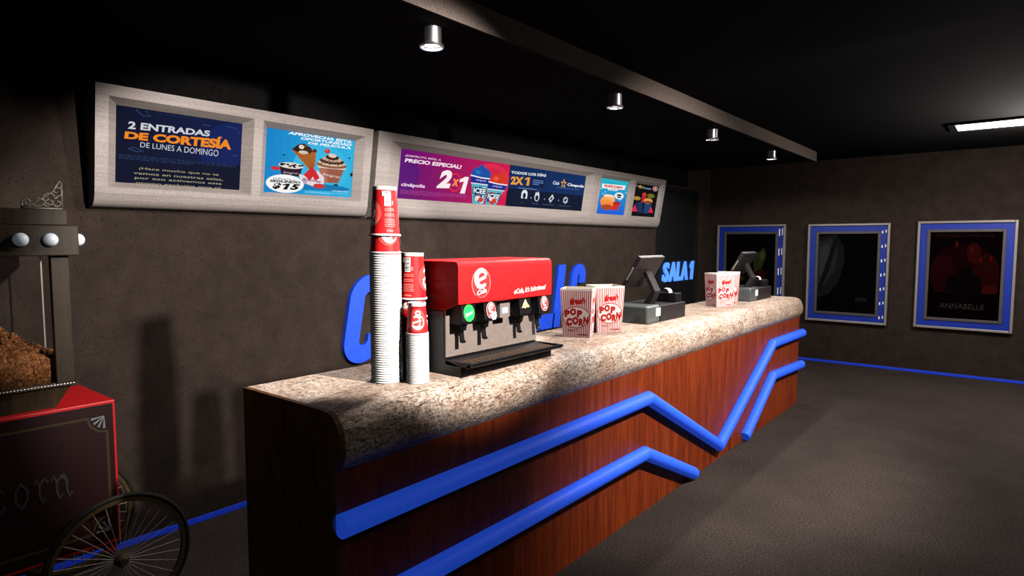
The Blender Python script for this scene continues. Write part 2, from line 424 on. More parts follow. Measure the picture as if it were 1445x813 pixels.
# ------------------------------------------------------------------ cinema name on the wall
LET = [('C', 2.665, 3.13, 'behind the tall cup stack'), ('I', 3.12, 3.37, 'hidden behind the drink dispenser'), ('N', 3.37, 3.77, 'hidden behind the drink dispenser'),
       ('E', 3.78, 4.13, 'behind the drink dispenser'), ('P', 4.12, 4.52, 'behind the drink dispenser'), ('O', 4.53, 4.92, 'behind the drink dispenser'),
       ('L', 4.93, 5.33, 'with its foot showing right of the drink dispenser'), ('I', 5.275, 5.535, 'just right of the red drink dispenser'), ('S', 5.545, 5.945, 'above the left popcorn box')]
for ch, a, b, where in LET:
    bm = bmesh.new(); z0, z1 = .80, 1.455; sl = .125; w = b - a
    f = plane((a, WY, z1), (w, 0, 0), (0, 0, z0 - z1), (0, -1, 0))
    if ch == 'I':
        prism(bm, [(a, z0), (b - sl, z0), (b, z1), (a + sl, z1)], 1, WY - .035, WY)
    elif ch == 'L':
        prism(bm, [(a, z0), (b - .03, z0), (b - .002, z0 + .15), (a + .17, z0 + .15), (a + .265, z1), (a + sl, z1)], 1, WY - .035, WY)
    elif ch in 'CSO':
        st = .13 if ch == 'C' else .115; m = w - sl
        def SH(x, z): return (a + x + sl * (z - z0) / (z1 - z0), z)
        H = z1 - z0; rr = m / 2
        def arc(cx, cz, r0, q0, q1, n=18): return [(cx + r0 * math.cos(R(q0 + (q1 - q0) * i / n)), cz + r0 * math.sin(R(q0 + (q1 - q0) * i / n))) for i in range(n + 1)]
        ri = max(.02, rr - st + .03)
        if ch == 'C':
            path = [(m - st / 2, H * .68)] + arc(rr, H - rr, rr - st / 2, 0, 180) + arc(rr, rr, rr - st / 2, 180, 360) + [(m - st / 2, H * .32)]
        elif ch == 'O':
            path = arc(rr, H - rr, rr - st / 2, 0, 180) + arc(rr, rr, rr - st / 2, 180, 360) + [(m - st / 2, H - rr)]
        else:
            path = [(m - st / 2, H * .68)] + arc(rr, H - rr, rr - st / 2, 0, 180) + [(st / 2, H * .60), (m * .35, H * .52), (m * .65, H * .46), (m - st / 2, H * .38)] + arc(rr, rr, rr - st / 2, 0, -160) + [(st / 2, H * .3)]
        pts = [Vector((p[0], p[1])) for p in path]; Lf, Rt = [], []
        for i, p in enumerate(pts):
            t = (pts[min(i + 1, len(pts) - 1)] - pts[max(0, i - 1)]).normalized(); n = Vector((-t.y, t.x)) * st / 2
            Lf.append(SH(*(p + n))); Rt.append(SH(*(p - n)))
            Lf[-1] = (Lf[-1][0], Lf[-1][1] + z0); Rt[-1] = (Rt[-1][0], Rt[-1][1] + z0)
        Lf = [(x + sl * z0 / (z1 - z0), z) for x, z in Lf]; Rt = [(x + sl * z0 / (z1 - z0), z) for x, z in Rt]
        q = [[bm.verts.new((x, y, z)) for (x, z), y in ((l, WY), (l, WY - .035), (r, WY - .035), (r, WY))] for l, r in zip(Lf, Rt)]
        for u, v in zip(q, q[1:]):
            for i in range(4): bm.faces.new((u[i], u[(i + 1) % 4], v[(i + 1) % 4], v[i]))
        bm.faces.new(q[0]); bm.faces.new(q[-1])
    else:
        letters(ch, bm, f, .035, .05, .2)
    tag(obj('wall_letter', bm, M['blue']), 'blue slanted letter %s on the wall %s' % (ch, where), 'letter', 'letters of the cinema name on the wall')

# ------------------------------------------------------------------ menu boards
KT = .16; ZT, ZB = 2.495, 1.955
def fy(z, off=0): return 3.61 + off + (ZT - z) * KT
def board(name, label, x0, x1, holes, bev, depth):
    root = empty(name, ((x0 + x1) / 2, WY, 1.88), label, 'menu board', 0, 'menu boards above the counter')
    ox, oy, oz = root.location
    def P(x, y, z): return (x - ox, y - oy, z - oz)
    bm = bmesh.new()
    xs = sorted({x0, x1} | {h[0] for h in holes} | {h[2] for h in holes}); zs = sorted({ZB, ZT} | {h[1] for h in holes} | {h[3] for h in holes})
    grid = {(x, z): bm.verts.new(P(x, fy(z), z)) for x in xs for z in zs}
    for i in range(len(xs) - 1):
        for j in range(len(zs) - 1):
            cx, cz = (xs[i] + xs[i + 1]) / 2, (zs[j] + zs[j + 1]) / 2
            if any(h[0] < cx < h[2] and h[1] < cz < h[3] for h in holes): continue
            bm.faces.new([grid[k] for k in ((xs[i], zs[j]), (xs[i + 1], zs[j]), (xs[i + 1], zs[j + 1]), (xs[i], zs[j + 1]))])
    # rounded lower lip, underside, back, top, ends
    prof = []
    yb = fy(ZB); r = .065
    for k in range(1, 9):
        a = R(90 * k / 8); prof.append((yb + r * (1 - math.cos(a)) + .004, ZB - r * math.sin(a) * 1.15))
    prof += [(WY - .004, ZB - r * 1.15 - .008), (WY - .004, ZT - .02), (fy(ZT) + .02, ZT)]
    front = [(fy(ZT), ZT), (fy(ZB), ZB)]
    def strip(a, b): bm.faces.new([bm.verts.new(P(x, *q)) for x, q in ((x0, a), (x1, a), (x1, b), (x0, b))])
    loop = [front[1]] + prof + [front[0]]
    for a, b in zip(loop, loop[1:]): strip(a, b)
    for x in (x0, x1): bm.faces.new([bm.verts.new(P(x, *q)) for q in loop])
    bmesh.ops.remove_doubles(bm, verts=bm.verts[:], dist=1e-5)
    h_ = obj('housing', bm, M['alu'], root, True, 0, 25)
    out = []
    for (a, z0, b, z1), (e, g) in zip(holes, bev):
        bm = bmesh.new()
        o_ = [(a, fy(z0), z0), (b, fy(z0), z0), (b, fy(z1), z1), (a, fy(z1), z1)]
        i_ = [(a + e, fy(z0 + g, depth), z0 + g), (b - e, fy(z0 + g, depth), z0 + g), (b - e, fy(z1 - g, depth), z1 - g), (a + e, fy(z1 - g, depth), z1 - g)]
        vo = [bm.verts.new(P(*q)) for q in o_]; vi = [bm.verts.new(P(*q)) for q in i_]
        vb = [bm.verts.new(P(q[0], q[1] + .006, q[2])) for q in i_]
        for k in range(4):
            j = (k + 1) % 4; bm.faces.new((vo[k], vo[j], vi[j], vi[k])); bm.faces.new((vi[k], vi[j], vb[j], vb[k]))
        obj('screen_bezel', bm, M['alu'], root)
        tl = Vector(P(*i_[3])); tr = Vector(P(*i_[2])); bl = Vector(P(*i_[0]))
        off = Vector((0, .004, 0)); n = (bl - tl).cross(tr - tl).normalized()
        out.append(plane(tl + off, tr - tl, bl - tl, n))
    return root, out

# board 1
r1, (f1, f2) = board('menu_sign', 'grey menu board at the left end, holding the dark blue and the ice cream screens', 1.147, 2.872,
                     [(1.207, 1.985, 1.985, 2.438), (2.043, 1.985, 2.808, 2.438)], [(.05, .03), (.05, .03)], .05)
A = Art(f1, True, .00006); A.grad(0, 0, 1, 1, '020a26', '04164a', 10)
A.ell(.93, .5, .28, .5, '051b58', n=20)
A.rect(0, .62, 1, 1, '020a28')
A.text('2 ENTRADAS', [(.085, .185), (.72, .166), (.72, .25), (.085, .285)], 'cfd2da', .035, .06)
A.text('DE CORTESÍA', [(.06, .302), (.91, .225), (.91, .405), (.06, .418)], 'f28a1c', .05, .06)
A.text('DE LUNES A DOMINGO', [(.175, .44), (.80, .43), (.80, .525), (.175, .508)], 'c9ccd6', .0, .06)
A.scribble(.024, .625, .96, .695, '1d3157', 3)
for i, s in enumerate(('¡Hace mucho que no te', 'vemos en nuestras salas,', 'por eso activamos esta', 'promo exclusiva para ti!')):
    w = (.64, .72, .70, .68)[i]; A.text(s, (.49 - w / 2, .775 + i * .066, .49 + w / 2, .815 + i * .066), 'a9a07c', .01)
for pts in ([(.86, .07), (.95, .08), (.985, .15), (.96, .17)], [(.14, .02), (.19, .09), (.25, .08), (.21, .02)], [(.09, .545), (.13, .52), (.2, .56), (.15, .575), (.09, .545)], [(.66, .09), (.72, .1)], [(.92, .5), (.98, .47)]):
    A.line(pts, .006, '29406f', .012)
A.scribble(.3, .025, .66, .04, '1b2b55', 1)
o = A.build('screen', r1); o['label'] = 'dark blue screen reading 2 ENTRADAS DE CORTESÍA'
A = Art(f2, True, .00006); A.grad(0, 0, 1, 1, '0c86cc', '2cb4e4', 12)
A.ell(.62, .55, .33, .42, '35b9e6', n=24); A.ell(.56, .86, .42, .06, '0b79b4')
A.text('APROVECHA ESTA', [(.228, .004), (.965, .004), (.96, .052), (.222, .05)], 'f2fbff', .04, .1)
A.text('OPORTUNIDAD', [(.365, .063), (.965, .06), (.96, .105), (.36, .108)], 'f2fbff', .04, .1)
A.text('DE PELÍCULA', [(.45, .115), (.963, .108), (.958, .157), (.445, .163)], 'f2fbff', .04, .1)
# waffle cone
A.poly([(.274, .286), (.545, .25), (.54, .53), (.47, .575)], 'b5682a')
for k in range(7):
    A.line([(.29 + k * .035, .285 - k * .005), (.49 + k * .006, .555 - k * .005)], .004, '8a4a18', .006)
    A.line([(.30 + k * .028, .32 + k * .035), (.545 - k * .001, .28 + k * .045)], .004, '8a4a18', .006)
A.poly([(.27, .283), (.34, .19), (.40, .164), (.483, .222), (.503, .279), (.43, .35), (.34, .315)], '2a150e')
A.ell(.375, .225, .03, .035, 'e8d8c4').ell(.40, .31, .055, .03, 'd9c4ac').ell(.46, .26, .035, .03, '4a2414').ell(.42, .2, .02, .025, '6a3a22')
A.ell(.525, .26, .025, .03, '5a2a16')
# dark tub, left
A.poly([(.152, .56), (.40, .55), (.378, .71), (.178, .725)], '2b1220')
A.ell(.275, .545, .135, .05, 'e4ddd6', 0)
for k in range(13): A.ell(.16 + .24 * random.random(), .525 + .04 * random.random(), .018, .014, '17100e', 20 * k, 10)
A.text('Smgrd', (.19, .645, .35, .69), 'c9b9d4', .0, .3)
A.ell(.11, .61, .05, .03, 'd22a2a')
# tall brown cup, right
A.poly([(.577, .504), (.895, .502), (.826, .769), (.641, .773)], '9a5b46'); A.poly([(.577, .504), (.68, .504), (.70, .77), (.641, .773)], 'b06d54')
A.poly([(.56, .49), (.915, .485), (.895, .525), (.585, .53)], 'e9d8c8')
for (cu, cv, ru, rv, c) in ((.735, .47, .185, .05, '8a5a40'), (.735, .43, .165, .055, 'd9bfa4'), (.735, .40, .15, .05, '4a2416'), (.735, .37, .12, .05, 'caa88c'), (.735, .335, .08, .045, '3a1c12'), (.735, .305, .05, .035, 'e3cdb6')): A.ell(cu, cv, ru, rv, c)
for k in range(5): A.line([(.60 + .05 * k, .47 - .02 * (k % 2)), (.65 + .05 * k, .39), (.70 + .04 * k, .45)], .01, '2d140c', .014)
A.text('Smgrat', [(.625, .61), (.85, .64), (.85, .69), (.625, .66)], 'f4ece6', .0, .3)
# strawberry glass, middle
A.poly([(.36, .664), (.462, .70), (.567, .579), (.655, .688), (.654, .79), (.576, .873), (.441, .816), (.385, .768)], 'e8dbe2')
A.poly([(.413, .674), (.504, .524), (.555, .60), (.60, .704), (.55, .76), (.52, .69), (.49, .77), (.455, .72)], 'd42430')
A.ell(.60, .84, .07, .04, 'cf2f38').ell(.42, .79, .04, .04, 'c4a0c4')
A.text('Smgrat', [(.40, .72), (.625, .745), (.62, .80), (.40, .775)], '6a2030', .02, .3)
A.ell(.668, .239, .035, .04, 'c83a2c', 20).ell(.66, .225, .012, .012, 'e8806c')
for (u, v) in ((.186, .386), (.942, .313)): A.ell(u, v, .016, .012, '12283a', 15, 10)
A.ell(.985, .595, .018, .035, '0c1c2c', 0, 12).ell(.80, .80, .03, .018, '173a4c')
A.ell(.221, .845, .203, .148, 'fbfbfb')
A.text('LLÉVATE EL', [(.09, .745), (.345, .765), (.345, .795), (.09, .785)], '1a1a1a', .01, .2)
A.text('SEGUNDO', [(.055, .795), (.385, .79), (.385, .83), (.055, .835)], '141414', .05, .2)
A.text('$', (.085, .84, .18, .945), '111111', .06, .25).one(.18, .84, .275, .94, '111111', .35).text('5', (.27, .838, .385, .937), '111111', .06, .3)
A.text('cinépolis', (.76, .885, .95, .925), 'd8f2fc'); A.scribble(.44, .945, .95, .975, '8fd6f2', 2)
o = A.build('screen', r1); o['label'] = 'bright blue screen with ice cream and a $15 badge'

# board 2
r2, (f3,) = board('menu_sign', 'long grey menu board in the middle, with the wide purple and navy screen', 2.92, 5.958,
                  [(3.04, 1.99, 5.865, 2.44)], [(.125, .04)], .03)
A = Art(f3, True, .00006); A.grad(0, 0, .504, 1, '6a0a72', 'd4164c', 16)
A.ell(.02, .5, .06, .38, '5c1076', n=20).ell(.415, .45, .10, .42, 'e0284e', n=24).ell(.415, .45, .075, .32, 'd41c48', n=24)
A.text('¡DISFRUTA MÁS, A', [(.018, .095), (.165, .088), (.165, .145), (.018, .15)], 'f6c9e2', .02, .12)
A.text('PRECIO ESPECIAL!', [(.018, .178), (.26, .165), (.258, .252), (.018, .255)], 'ffe6f4', .04, .12)
A.ell(.236, .56, .032, .21, 'e02238', inner=.82, n=24)
A.text('2', [(.163, .33), (.222, .30), (.216, .70), (.156, .72)], 'fff0f4', .06, .15)
A.one(.252, .41, .299, .79, 'fff0f4')
A.text('x', (.222, .48, .256, .645), 'ff8a4a', .04, .2)
A.text('cinépolis', (.012, .67, .108, .765), 'f7d6ee', .03)
A.scribble(.011, .815, .30, .915, 'a03a8c', 4)
def slush(cu, wt, top, c, c2, tilt, y0):
    """frozen drink with a round lid"""
    def Q(u, v): return (cu + u + tilt * (v - .5), v)
    A.poly([Q(-wt * .86, y0 + .30), Q(wt * .86, y0 + .30), Q(wt * .55, 1), Q(-wt * .55, 1)], '58b4c2')
    for k in range(22):
        u = random.uniform(-.62, .3) * wt; v = random.uniform(y0 + .33, .93)
        A.poly([Q(u, v), Q(u + wt * .34, v), Q(u + wt * .3, v + .06), Q(u + .05 * wt, v + .07)], ('e8f2f2', 'd8382c', '173a7c', '2a8ca4')[k % 4])
    A.poly([Q(-wt * .72, y0 + .38), Q(wt * .75, y0 + .39), Q(wt * .70, y0 + .55), Q(-wt * .68, y0 + .54)], '12325c')
    A.text('ICEE', [Q(-wt * .62, y0 + .40), Q(wt * .66, y0 + .41), Q(wt * .62, y0 + .53), Q(-wt * .58, y0 + .52)], 'eaf8fb', .03)
    A.ell(*Q(-wt * .1, .86), wt * .3, .05, 'e9e2da', 0, 14).ell(*Q(wt * .2, .90), wt * .25, .06, 'd8382c', 0, 12)
    A.ell(*Q(0, y0 + .1), wt, .19, c, 0, 24).ell(*Q(-wt * .35, y0 + .04), wt * .28, .05, c2, 0, 18)
    A.ell(*Q(0, y0 - .085), wt * .25, .05, c, 0, 14)
    A.poly([Q(-wt * 1.04, y0 + .12), Q(wt * 1.04, y0 + .16), Q(wt * .98, y0 + .30), Q(-wt * .94, y0 + .29)], '122a86')
    A.line([Q(-wt * 1.05, y0 + .13), Q(0, y0 + .16), Q(wt * 1.05, y0 + .165)], .006, 'f4eef8', .028)
    A.line([Q(-wt * .94, y0 + .30), Q(wt * .95, y0 + .31)], .006, 'f4eef8', .02)
    A.text('cinépolis', [Q(-wt * .5, y0 + .19), Q(wt * .55, y0 + .2), Q(wt * .53, y0 + .26), Q(-wt * .5, y0 + .25)], 'b8c0f0', .01)
slush(.358, .05, .07, '1450a4', '2a6cba', .0, .23); slush(.447, .05, .17, 'd8341e', 'e85c40', -.05, .33)
A.line([(.487, .34), (.497, .1)], .008, 'e4302e', .02)
A.rect(.504, 0, 1, 1, '02102e'); A.grad(.504, 0, 1, .56, '06285a', '082c62', 4)
A.text('TODOS LOS DÍAS', [(.512, .125), (.722, .085), (.722, .17), (.512, .205)], 'e8ecf4', .035)
A.text('2X', [(.515, .27), (.588, .245), (.588, .452), (.515, .465)], 'f0a03c', .05).one(.592, .24, .624, .447, 'f0a03c', .05)
A.rect(.634, .225, .72, .475, '041a44'); A.scribble(.645, .28, .71, .43, '5f86c0', 3)
A.scribble(.562, .52, .675, .545, '8ca4cc', 1)
A.text('Club', (.772, .25, .815, .34), 'dfe6f2', .02, .15)
st = [(.845 + .022 * (1 if k % 2 == 0 else .42) * math.sin(PI * k / 5), .285 - .14 * (1 if k % 2 == 0 else .42) * math.cos(PI * k / 5)) for k in range(10)]
A.poly(st, 'f0a030'); A.ell(.845, .295, .007, .045, '0a2c62', 0, 12)
A.text('Cinepolis', (.872, .255, .993, .355), 'eef2f8', .03, .15)
A.scribble(.80, .40, .965, .42, '5f86c0', 1)
def icon(k, u):
    if k == 0: A.ell(u, .66, .018, .10, 'e4e8ee', 0, 18, 180, 360).rect(u - .018, .66, u + .018, .78, 'e4e8ee').ell(u, .71, .009, .075, '02102e', 0, 14)
    elif k == 1: A.ell(u, .72, .016, .11, 'c8ccd6', 0, 18).poly([(u - .014, .65), (u - .008, .58), (u, .62), (u + .006, .56), (u + .014, .65)], 'e4e8ee').ell(u, .74, .009, .07, '02102e', 0, 14)
    elif k == 2: A.poly([(u - .018, .74), (u + .004, .60), (u + .018, .70), (u - .004, .84)], 'c8ccd6').poly([(u - .008, .74), (u + .003, .67), (u + .008, .71), (u - .003, .78)], '02102e')
    else: A.ell(u, .73, .018, .10, 'c8ccd6', 30, 6).poly([(u - .01, .72), (u + .004, .66), (u + .01, .72), (u - .003, .80)], '2a3450').line([(u - .014, .75), (u + .012, .70)], .003, '02102e', .015)
for k, u in enumerate((.603, .681, .775, .873)): icon(k, u)
for u in (.645, .73, .825): A.ell(u, .75, .004, .022, '8a94a8', 0, 8)
for a, b in ((.588, .60), (.655, .695), (.72, .80), (.83, .915)): A.scribble(a, .885, b, .91, '56627c', 1)
o = A.build('screen', r2); o['label'] = 'wide screen, purple 2x1 offer beside a navy 2X1 offer'

# board 3
r3, (f4, f5) = board('menu_sign', 'short grey menu board at the right end, with two small square screens', 5.962, 7.60,
                     [(6.01, 1.985, 6.71, 2.437), (6.81, 1.985, 7.51, 2.437)], [(.03, .03), (.03, .03)], .03)
A = Art(f4, True, .00006); A.grad(0, 0, 1, 1, '26b4c4', '1f5fd8', 14, 1)
A.poly([(.08, .15), (.92, .12), (.89, .25), (.66, .26), (.62, .31), (.32, .31), (.28, .27), (.1, .28)], 'f2f6f4')
A.text('POPCORN', [(.16, .165), (.83, .155), (.80, .235), (.16, .245)], 'e0442e', .06, .15); A.text('SALSA', (.36, .262, .62, .295), '2a8ac0', .03)
A.ell(.36, .64, .26, .17, 'f0863a', 0, 20).ell(.36, .80, .20, .08, 'b8421c', 0, 18)
for k in range(9): A.ell(.2 + .04 * k, .60 + .05 * math.sin(k * 2.1), .075, .075, ('ffa04c', 'f7913e', 'ffb468')[k % 3], 0, 14)
A.ell(.37, .47, .19, .04, 'ffe0b8', 0, 16)
A.poly([(.56, .66), (.82, .64), (.74, .86), (.54, .87)], 'd02c24').ell(.69, .65, .13, .035, 'a81c18', 0, 16)
A.ell(.73, .44, .17, .10, 'e8f4f6', 0, 20).poly([(.76, .52), (.84, .52), (.78, .58)], 'e8f4f6').ell(.73, .42, .09, .03, '20262c', 0, 14).poly([(.65, .46), (.81, .46), (.78, .50), (.68, .50)], '20262c')
for u, v in ((.12, .42), (.2, .37), (.93, .33), (.05, .29)): A.poly([(u, v), (u + .05, v - .015), (u + .03, v + .025)], 'd8f4f4')
o = A.build('screen', r3); o['label'] = 'small blue screen showing orange chips'
A = Art(f5, True, .00006); A.rect(0, 0, 1, 1, '07070c')
A.text('Promo', (.32, .075, .68, .14), '8aa8c8', .02, .15).rect(.04, .06, .18, .085, '7a7a84').ell(.23, .09, .07, .05, 'a8862c', 0, 14)
A.ell(.86, .09, .11, .075, 'd8b4b4', 0, 18).ell(.86, .09, .085, .058, '8c1c24', 0, 18).poly([(.82, .1), (.87, .05), (.9, .12)], 'e8d8d8')
A.poly([(.02, .86), (.13, .64), (.27, .86)], 'e02444').poly([(.70, .86), (.80, .66), (.93, .86)], 'e02444')
A.poly([(.15, .60), (.40, .52), (.48, .88), (.30, .90)], '14305c').poly([(.50, .56), (.82, .60), (.72, .88), (.52, .90)], '18406c')
A.poly([(.36, .30), (.50, .26), (.56, .56), (.36, .56)], 'b81c2c').ell(.17, .45, .15, .06, 'a8842c', -12, 16).ell(.72, .33, .16, .07, '6c6c1c', 0, 16)
A.ell(.64, .5, .19, .09, 'd8954c', 8, 18).ell(.64, .54, .17, .04, '7c3c1c', 8, 16).ell(.44, .3, .09, .05, 'c8342c', 0, 14)
o = A.build('screen', r3); o['label'] = 'small black screen with burger artwork'

# ------------------------------------------------------------------ counter
XL, XR, YF, YB, TOP = 1.22, 6.945, 1.771, 2.377, 1.12
curve = [(1.85, TOP), (1.81, 1.117), (1.78, 1.106), (1.758, 1.085), (1.744, 1.055), (1.737, 1.02), (1.736, .985), (1.742, .96), (1.753, .94), (YF, .918)]
ct = empty('service_counter', ((XL + XR) / 2, 2.07, 0), 'long red-brown wooden counter front with bent blue tubes', 'counter')
cx, cy = ct.location.x, ct.location.y
def rel(bm): bmesh.ops.translate(bm, verts=bm.verts[:], vec=(-cx, -cy, 0)); return bm
obj('front_panel', rel(B(((XL + .02, YF, 0), (XR, YF + .03, .917)))), M['wood'], ct)
bm = PR([(YB, 0), (YB, TOP)] + [(y - .0015, z + .0015) for y, z in curve] + [(YF - .001, 0)], 0, XL, XL + .02)
o = obj('end_panel', rel(bm), M['darkwood'], ct); o['label'] = 'dark brown end panel'
obj('end_panel', rel(B(((XR - .02, YF + .031, 0), (XR, YB, .917)))), M['wood'], ct)
obj('back_panel', rel(B(((XL + .021, YB - .03, 0), (XR - .021, YB, .917)))), M['darkwood'], ct)
TR, TY = .042, YF - .026
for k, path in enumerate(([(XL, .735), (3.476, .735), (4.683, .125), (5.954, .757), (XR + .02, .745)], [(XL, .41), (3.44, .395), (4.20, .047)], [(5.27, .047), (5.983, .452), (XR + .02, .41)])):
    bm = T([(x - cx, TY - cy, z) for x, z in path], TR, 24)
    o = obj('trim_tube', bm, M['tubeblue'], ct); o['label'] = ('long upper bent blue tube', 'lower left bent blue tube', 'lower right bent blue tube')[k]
# worktop with bullnose front, its right end rounded over
bm = bmesh.new()
prof = [(YB, .925), (YB, TOP)] + curve + [(YF + .03, .918)]
xs = [(XL + .0205, 0)] + [(XR - .02 + .06 * math.sin(R(a)), .06 * (1 - math.cos(R(a)))) for a in range(0, 91, 15)]
rows = []
for x, ins in xs:
    row = []
    for y, z in prof:
        yy = y if y >= YF + .02 else y + ins * min(1, (YF + .05 - y) / .06)
        zz = z - ins if z > 1.0 else z + ins * .6
        row.append(bm.verts.new((x, yy, zz)))
    rows.append(row)
for a, b in zip(rows, rows[1:]):
    for i in range(len(prof)):
        j = (i + 1) % len(prof); bm.faces.new((a[i], a[j], b[j], b[i]))
bm.faces.new(rows[0]); bm.faces.new(rows[-1])
tag(obj('worktop', bm, M['stone'], None, True, 0, 50), 'long mottled beige stone worktop with a rounded front edge', 'worktop')

# ------------------------------------------------------------------ paper cups, stood upside down
def cup_geo(h, rb, rr, lip):
    """upside-down tapered cup: z 0 is the rolled rim, z h the base"""
    return h, rb, rr, lip
def cone_map(h, rb, rr, ang, span):
    def f(u, v, hh):
        a = ang + (u - .5) * span; z = h * (1 - v); r = rr + (rb - rr) * (z / h) + hh
        return Vector((r * math.cos(a), r * math.sin(a), z))
    return f
def cup_body(h, rb, rr): t = .0004 if h > .15 else .0003; return L([(rr, .004), (rb, h - .006), (rb - t, h - .006), (rr - t, .004)], 48, close=True)
def cup_rim(rr, lip): return L([(rr - .0001, .0002), (rr + lip * .7, .0002), (rr + lip, .0022), (rr + lip, lip * 1.6), (rr + lip * .6, lip * 2.0), (rr + .0001, lip * 2.0), (rr - .0001, .004)], 48, close=True)
def cup_base(h, rb): return L([(rb + .0012, h - .014), (rb + .0012, h), (rb - .003, h), (rb - .003, h - .006), (0, h - .006), (0, h - .0075), (rb - .0005, h - .0075), (rb + .0004, h - .014)], 48, close=True)
def swirl(A, cu, cv, ru, rv, small=False):
    """the white e-shaped swirl in a disc"""
    A.ell(cu, cv, ru, rv, 'e8625c', 0, 36, rings=5); A.ell(cu, cv, ru, rv, '8c1418', 0, 40, inner=.95); A.ell(cu, cv, ru * .9, rv * .9, 'e04844', 0, 36, rings=5)
    if small: A.ell(cu + ru * .1, cv - rv * .62, ru * .30, rv * .20, 'f8f4f2', 0, 20, inner=.5); cv += rv * .12; ru *= .95; rv *= .8
    e = [(-.42 + .92 * i / 10, -.16 + .28 * i / 10) for i in range(11)] + [(.52 * math.cos(R(a)), .60 * math.sin(R(a))) for a in range(24, 318, 7)]
    p = [(cu - ru * x, cv + rv * y) for x, y in e]
    A.line(p[:11], ru * .17, 'f8f4f2', rv * .17); A.line(p[11:], ru * .34, 'f8f4f2', rv * .34, lambda t: .5 + .9 * math.sin(PI * min(1, t * 1.04)))
def cup_art(h, rb, rr, ang, small=False):
    A = Art(cone_map(h, rb, rr, ang, 2 * PI), step=.00012)
    # dotted screen over half the sleeve
    A.up(); k = A.mi('6a080c'); rnd = random.Random(3)
    rows = 24 if not small else 16
    for r in range(rows):
        v = .10 + .84 * r / rows
        for q in range(60):
            u = (q + .5 * (r % 2)) / 60
            w = .0042 * (1 if small else .9)
            if .50 < u < .66: continue
            A.face([(u, v - .011), (u + w, v), (u, v + .011), (u - w, v)], k)
    swirl(A, .36, .55, .15 if not small else .16, .30 if not small else .38, small); swirl(A, .86, .55, .15 if not small else .16, .30 if not small else .38, small)
    if not small:
        A.rect(.535, .10, .612, .40, 'f6f2f0', 6, 2)
        A.h += .0003
        for i in range(9): A.rect(.545, .12 + .03 * i, .600, .12 + .03 * i + (.008 if i % 3 else .016), '141414', 4)
        A.rect(.505, .1, .528, .20, 'f6d8d4', 2).rect(.622, .30, .642, .37, 'f0a8a4', 2).rect(.627, .315, .637, .355, 'd81c20')
        for r in range(11):
            if r in (2, 5): continue
            A.up(); kk = A.mi('f08a84'); u = .535
            while u < .645:
                w = rnd.uniform(.004, .012); A.face([(u, .45 + r * .035), (u + w, .45 + r * .035), (u + w, .468 + r * .035), (u, .468 + r * .035)], kk); u += w + .003
        A.text('ECOLA', (.555, .88, .625, .915), 'f6b4b0', .02)
    return A
def make_cup(name, h, rb, rr, lip, label, group, ang, small, loc):
    root = empty(name, loc, label, 'paper cup', 0, group)
    bm = cup_body(h, rb, rr); mats = [M['cupred']] + cup_art(h, rb, rr, ang, small).join(bm, 1)
    me = bpy.data.meshes.new('sleeve'); bm.to_mesh(me); bm.free()
    for m in mats: me.materials.append(m)
    for p in me.polygons: p.use_smooth = True
    me.set_sharp_from_angle(angle=R(40))
    o = link(bpy.data.objects.new('sleeve', me), root); o['label'] = 'red printed sleeve'
    obj('rolled_rim', cup_rim(rr, lip), M['cupwhite'], root, True, 0, 45)
    obj('cup_base', cup_base(h, rb), M['cupwhite'], root, True, 0, 45)
    return root
def nest_cup(name, h, rb, rr, lip):
    bm = cup_body(h, rb, rr); n = len(bm.faces)
    me = bpy.data.meshes.new(name); t = cup_rim(rr, lip); t2 = bpy.data.meshes.new('tmp'); t.to_mesh(t2); t.free(); bm.from_mesh(t2)
    bm.faces.ensure_lookup_table()
    for f in bm.faces[n:]: f.material_index = 1
    t = L([(rb - .0012, h - .007), (rb - .0012, h - .0062), (0, h - .0062), (0, h - .007)], 48, close=True); t.to_mesh(t2); t.free(); n = len(bm.faces); bm.from_mesh(t2); bm.faces.ensure_lookup_table()
    for f in bm.faces[n:]: f.material_index = 1
    bpy.data.meshes.remove(t2)
    return obj(name, bm, [M['cupred'], M['cupwhite']], None, True, 0, 45)
HB = (.200, .0475, .0605, .0042)     # big cup: height, base radius, rim radius, lip
HS = (.130, .0355, .0440, .0030)     # small cup
def stack(cxy, geo, n, pitch, zs, labels, low, group, ang, small, tilt=(0, 0)):
    """zs: rim heights of the two topmost cups; the rest nest below down to the worktop"""
    x, y = cxy; first = None
    for k, z in enumerate(zs):
        rot = ang[k]
        if first is None: c = make_cup('paper_cup', *geo, labels[k], group, R(0), small, (x, y, z)); first = c
        else: c = copy_tree(first); c.location = (x, y, z); c['label'] = labels[k]
        c.rotation_euler = (tilt[0] if k == 0 else 0, tilt[1] if k == 0 else 0, R(rot))
    proto = None
    for i in range(n):
        z = TOP + .0005 + pitch * i
        if proto is None: c = proto = nest_cup('paper_cup', *geo)
        else: c = proto.copy(); COL.objects.link(c)
        c.location = (x, y, z); c.rotation_euler = (0, 0, R(random.uniform(0, 360)))
        tag(c, low, 'paper cup', group)
